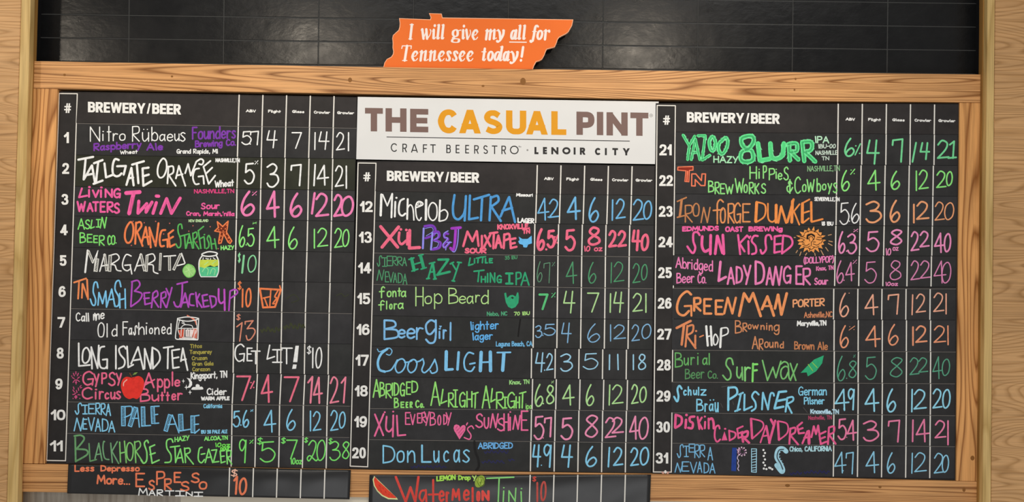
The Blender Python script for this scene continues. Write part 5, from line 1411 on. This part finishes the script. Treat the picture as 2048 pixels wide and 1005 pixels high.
rgt(30, 'hot pink fat lettering running across the whole name column')
O(1310, 760)
HP = 'F55E92'; COLN[HP] = 'hot pink'
dr('brewery', HP, 25, '208,355 202,480|312,405 306,485|315,356 318,356|208,480 210,480'); dr('brewery', HP, 20, '428,376 446,496|470,382 440,432|440,432 474,496|504,425 500,490|500,372 502,372|538,392 540,492'); dr('brewery', HP, 24, '~210,355 265,380 262,445 205,485|~395,372 352,380 352,418 380,440 372,488 335,485|~545,402 572,392 588,430 590,490')
dr('beer', HP, 18, '~650,492 638,462 608,485 600,575 622,625 655,602'); fl('beer', HP, '698,520 668,612 728,610'); dr('beer', HP, 18, '702,495 708,495|745,512 750,612|~745,515 805,535 802,580 750,612|882,470 826,495|826,495 838,588|838,588 885,572|832,545 880,525'); dr('beer', HP, 24, '872,540 885,625|~875,540 930,520 925,570 885,580|888,580 945,635')
dr('beer', HP, 24, '965,395 976,588|1118,468 1152,635|1165,402 1195,460|1208,415 1148,635|1235,425 1246,605'); dr('beer', HP, 16, '~968,392 1076,425 1080,495 978,595|1060,632 1110,482|1080,570 1130,562|~1238,418 1326,445 1330,535 1246,608')
dr('beer', HP, 20, '1360,492 1350,645|~1360,495 1408,485 1405,532 1360,560|1362,562 1438,652|1478,432 1430,472|1430,472 1446,542|1446,542 1498,535|1438,505 1484,488|1482,640 1532,520|1500,585 1548,580|1572,578 1596,470|1596,470 1618,548|1618,548 1640,462|1640,462 1650,535|1715,522 1652,552|1652,552 1666,648|1666,648 1722,625|1656,598 1708,578|1748,482 1738,648|~1748,482 1798,472 1795,530 1748,552|1750,555 1815,645'); dr('beer', HP, 30, '1545,520 1548,640')
wd('town', 'B44868', 8, 'Nashville, TN', 1540, 1778, 406, 402, 44)
O(1660, 760)
HQ = 'F580A6'; COLN[HQ] = 'pink'
bx('abv', HQ, 17, '5 74 170 388 610; . 164 172 576 586 10; 4 166 272 402 616'); bx('flight', HQ, 17, '3 330 494 408 620'); bx('glass', HQ, 16, '7h 580 706 402 634'); bx('crowler', HQ, 16, '1 842 822 400 630; 4 860 1002 394 632'); bx('growler', HQ, 16, '2 1050 1170 406 592; 1 1192 1180 408 662')

rgt(31, 'thin blue capitals beside four differently patterned letters')
O(1310, 760)
DB = '78B6DC'; COLN[DB] = 'blue'
bx('brewery', DB, 11, 'S2 218 292 648 790; I# 290 340 664 780; E 338 402 644 734; R 394 448 652 790; R 448 504 654 782; A 526 584 676 814; N/ 196 284 834 936; E 268 346 822 926; V 350 424 826 944; A 422 476 822 938; D 488 546 832 944; A 546 608 838 946')
fl('patterned_letters', '24408E', '776,684 822,686 815,922 766,918')
dr('patterned_letters', 'D9C4DC', 8, '~838,760 828,790 840,815 832,840 842,870 832,895 842,915'); dr('patterned_letters', 'C88AB4', 7, '822,700 845,735|830,735 850,760|845,690 855,720'); dots('patterned_letters', 'E0C0D0', 8, '845,690 870,682 895,688 912,708 915,735 900,758 872,765 850,755 838,725 838,708'); dots('patterned_letters', 'B07AA4', 6, '858,700 882,698 900,715 898,740 880,752 860,742')
dr('patterned_letters', 'A8D8EA', 9, '970,696 1020,698 1018,932 970,928 970,696'); dr('patterned_letters', 'A8D8EA', 8, '978,722 1015,718|980,750 1012,742|978,776 1015,770|980,806 1012,800|978,832 1014,826|980,862 1012,856|978,888 1014,882|980,912 1012,908')
dots('patterned_letters', WH, 11, '1090,708 1105,738 1093,768 1105,803 1090,835 1105,862 1094,895 1120,900 1148,886 1178,902 1160,890')
dr('patterned_letters', 'A6D6E6', 46, '~1318,722 1285,695 1240,705 1222,780 1262,850 1285,905 1272,925 1222,862'); dr('patterned_letters', '43525A', 14, '~1290,702 1245,712 1228,780 1262,845 1284,900'); dr('patterned_letters', 'A6D6E6', 6, '1235,745 1260,730|1225,775 1255,765|1235,805 1262,790|1250,830 1275,815|1265,860 1290,845|1230,870 1250,900|1250,880 1270,910')
wd('town', 'B2DCE4', 11, 'Chico, CALIFORNIA', 1350, 1778, 726, 722, 56)
zig('smudge', '2A2A52', 14, 1360, 1480, 942); zig('smudge', '2A2A52', 14, 1500, 1760, 930)
O(1660, 760)
DP = '8CC8E2'; COLN[DP] = 'pale blue'
bx('abv', DP, 13, '4 42 166 724 944; . 126 134 912 922; 7h 156 240 726 954'); bx('flight', DP, 14, '4 356 494 720 942'); bx('glass', DP, 14, '6 570 658 730 944'); bx('crowler', DP, 13, '1 834 816 734 948; 2 846 974 730 932'); bx('growler', DP, 13, '2 1042 1150 736 946; 0 1122 1198 756 936')

# ---- two loose strips hanging in front of the bottom rail
def sagL(x, y):
    v = (y-929-(x-136)*0.0205)/58.0
    return 0.0165 + (0.013+0.006*math.sin(x*0.011+2.2))*(1-math.exp(-4.5*max(v, 0))) + 0.0016*math.sin(x*0.021+1.0)*(0.3+v) + 0.001*math.sin(x*0.06+v*3)


strip('loose glossy black strip curling over the oak rail at the lower left, orange lettering', [(136.6, 929.2), (701.6, 940.8), (699.2, 999.8), (134.2, 987.8)], 0.0165, (459.3, 457.6, 47.65), 'loose menu strips hanging over the bottom rail', sag=sagL)
O(130, 920, 360/2048.0)
EO = 'F87E58'; COLN[EO] = 'orange'
wd('note', EO, 17, 'Less', 106, 338, 142, 138, 82); wd('note', EO, 17, 'Depresso', 402, 852, 138, 138, 76); wd('note', EO, 20, 'More...', 358, 748, 282, 292, 112)
bx('beer', EO, 20, 'E 800 912 150 316; S 944 1022 230 354; P 1036 1134 130 294; R 1126 1216 214 350; E 1236 1324 140 268; S 1308 1414 244 364; S 1430 1530 146 270; O 1520 1620 246 344')
bx('note', WH, 14, 'M 832 944 322 412; A 950 1030 338 415; R 1042 1116 340 418; T 1136 1244 350 418; I# 1252 1364 352 420; N 1372 1454 362 421; I# 1464 1572 366 425')
bx('price', 'F6B8A0', 13, '$ 1886 1966 106 200'); bx('price', EO, 24, '1f 1914 1970 184 402; 0 1976 2074 204 406')


def sagM(x, y):
    v = (y-948)/60.0
    return 0.0165 + (0.013+0.007*math.sin(x*0.013+1.0))*(1-math.exp(-4.0*max(v, 0))) + 0.0022*math.sin(x*0.017+0.4)*(0.25+v) + 0.0014*math.sin(x*0.045+v*4)*v


strip('loose glossy black strip curling over the oak rail below the middle board, red lettering', [(739.2, 950.6), (1302.0, 950.0), (1299.6, 1016), (737.0, 1012)], 0.0165, (1060.4, 1058.6, 47.6), 'loose menu strips hanging over the bottom rail', sag=sagM)
O(730, 940, 380/2048.0)
WR, WG = 'D8483E', '8AD47A'; COLN[WR] = 'red'
dr('beer', WR, 26, '332,80 436,342|440,345 490,192|490,192 540,342|542,342 576,80'); dr('beer', WR, 22, '~650,225 605,235 588,300 620,340 655,270|655,220 662,345|735,112 735,345|688,270 790,268')
bx('beer', WR, 24, 'e 792 858 222 350; r 868 910 236 356; M 930 1030 202 340; e 1056 1128 212 340; l 1168 1152 188 352'); bx('beer', 'E2524A', 28, 'o 1198 1244 230 346; N 1254 1344 222 342')
wd('note', 'A8E058', 15, 'LEMON', 768, 978, 130, 112, 60); wd('note', 'A8E058', 14, 'Drop', 1004, 1140, 116, 114, 56)
fl('lime_drawing', '8FA83E', ' '.join('%f,%f' % (1238+52*math.cos(a*.35)-18*math.sin(a*.35), 128+66*math.sin(a*.35)) for a in range(18))); dr('lime_drawing', '5C7426', 8, '~1200,80 1270,90 1285,160 1240,180 1205,120|1225,95 1250,165|1262,105 1245,150'); dr('lime_drawing', 'C8D870', 7, '1232,90 1238,130|1255,160 1275,155'); dr('lime_drawing', 'B6E070', 13, '1160,70 1178,95|1195,68 1175,120')
dr('beer', WG, 16, '1312,95 1604,83|1446,95 1436,345|1495,232 1490,345|1495,196 1497,196|1550,345 1552,230|1552,230 1618,342|1618,342 1626,202|1682,240 1686,345|1686,206 1688,206')
bx('price', 'C8483E', 11, '$ 1802 1848 70 134'); bx('price', 'BE5048', 20, '1 1858 1856 134 350; 0 1888 1958 124 342')
fl('watermelon_drawing', 'DCE0A0', '100,70 82,105 95,175 130,235 180,285 250,320 355,325 345,308 130,100')
fl('watermelon_drawing', 'E0452F', '108,78 94,112 106,172 140,228 190,275 255,306 340,310 332,296 140,118')
dr('watermelon_drawing', 'A82E22', 6, '150,165 165,185|190,195 200,210|170,225 182,240|220,235 228,250|255,265 262,275')
finish()
CUR.clear()

# ---- small winged sticker under the right board's number column
st = thing('sticker', 'tiny pale winged sticker at the bottom of the right number column', 'sticker', P(1333, 946, RB))
mb = MB(RB+0.0003, 0.0006)
mb.disc(1330.8, 944.6, 2.3, 3.4); mb.build('body', flat('F4EEE6'), st)
mb = MB(RB+0.0003, 0.0005)
for s in (-1, 1):
    mb.disc(1330.8+s*5.2, 946.2, 3.2, 1.7, rot=-s*0.5); mb.disc(1330.8+s*5.6, 949.4, 2.6, 1.3, rot=s*0.4)
mb.build('wings', flat('D9A79A'), st)
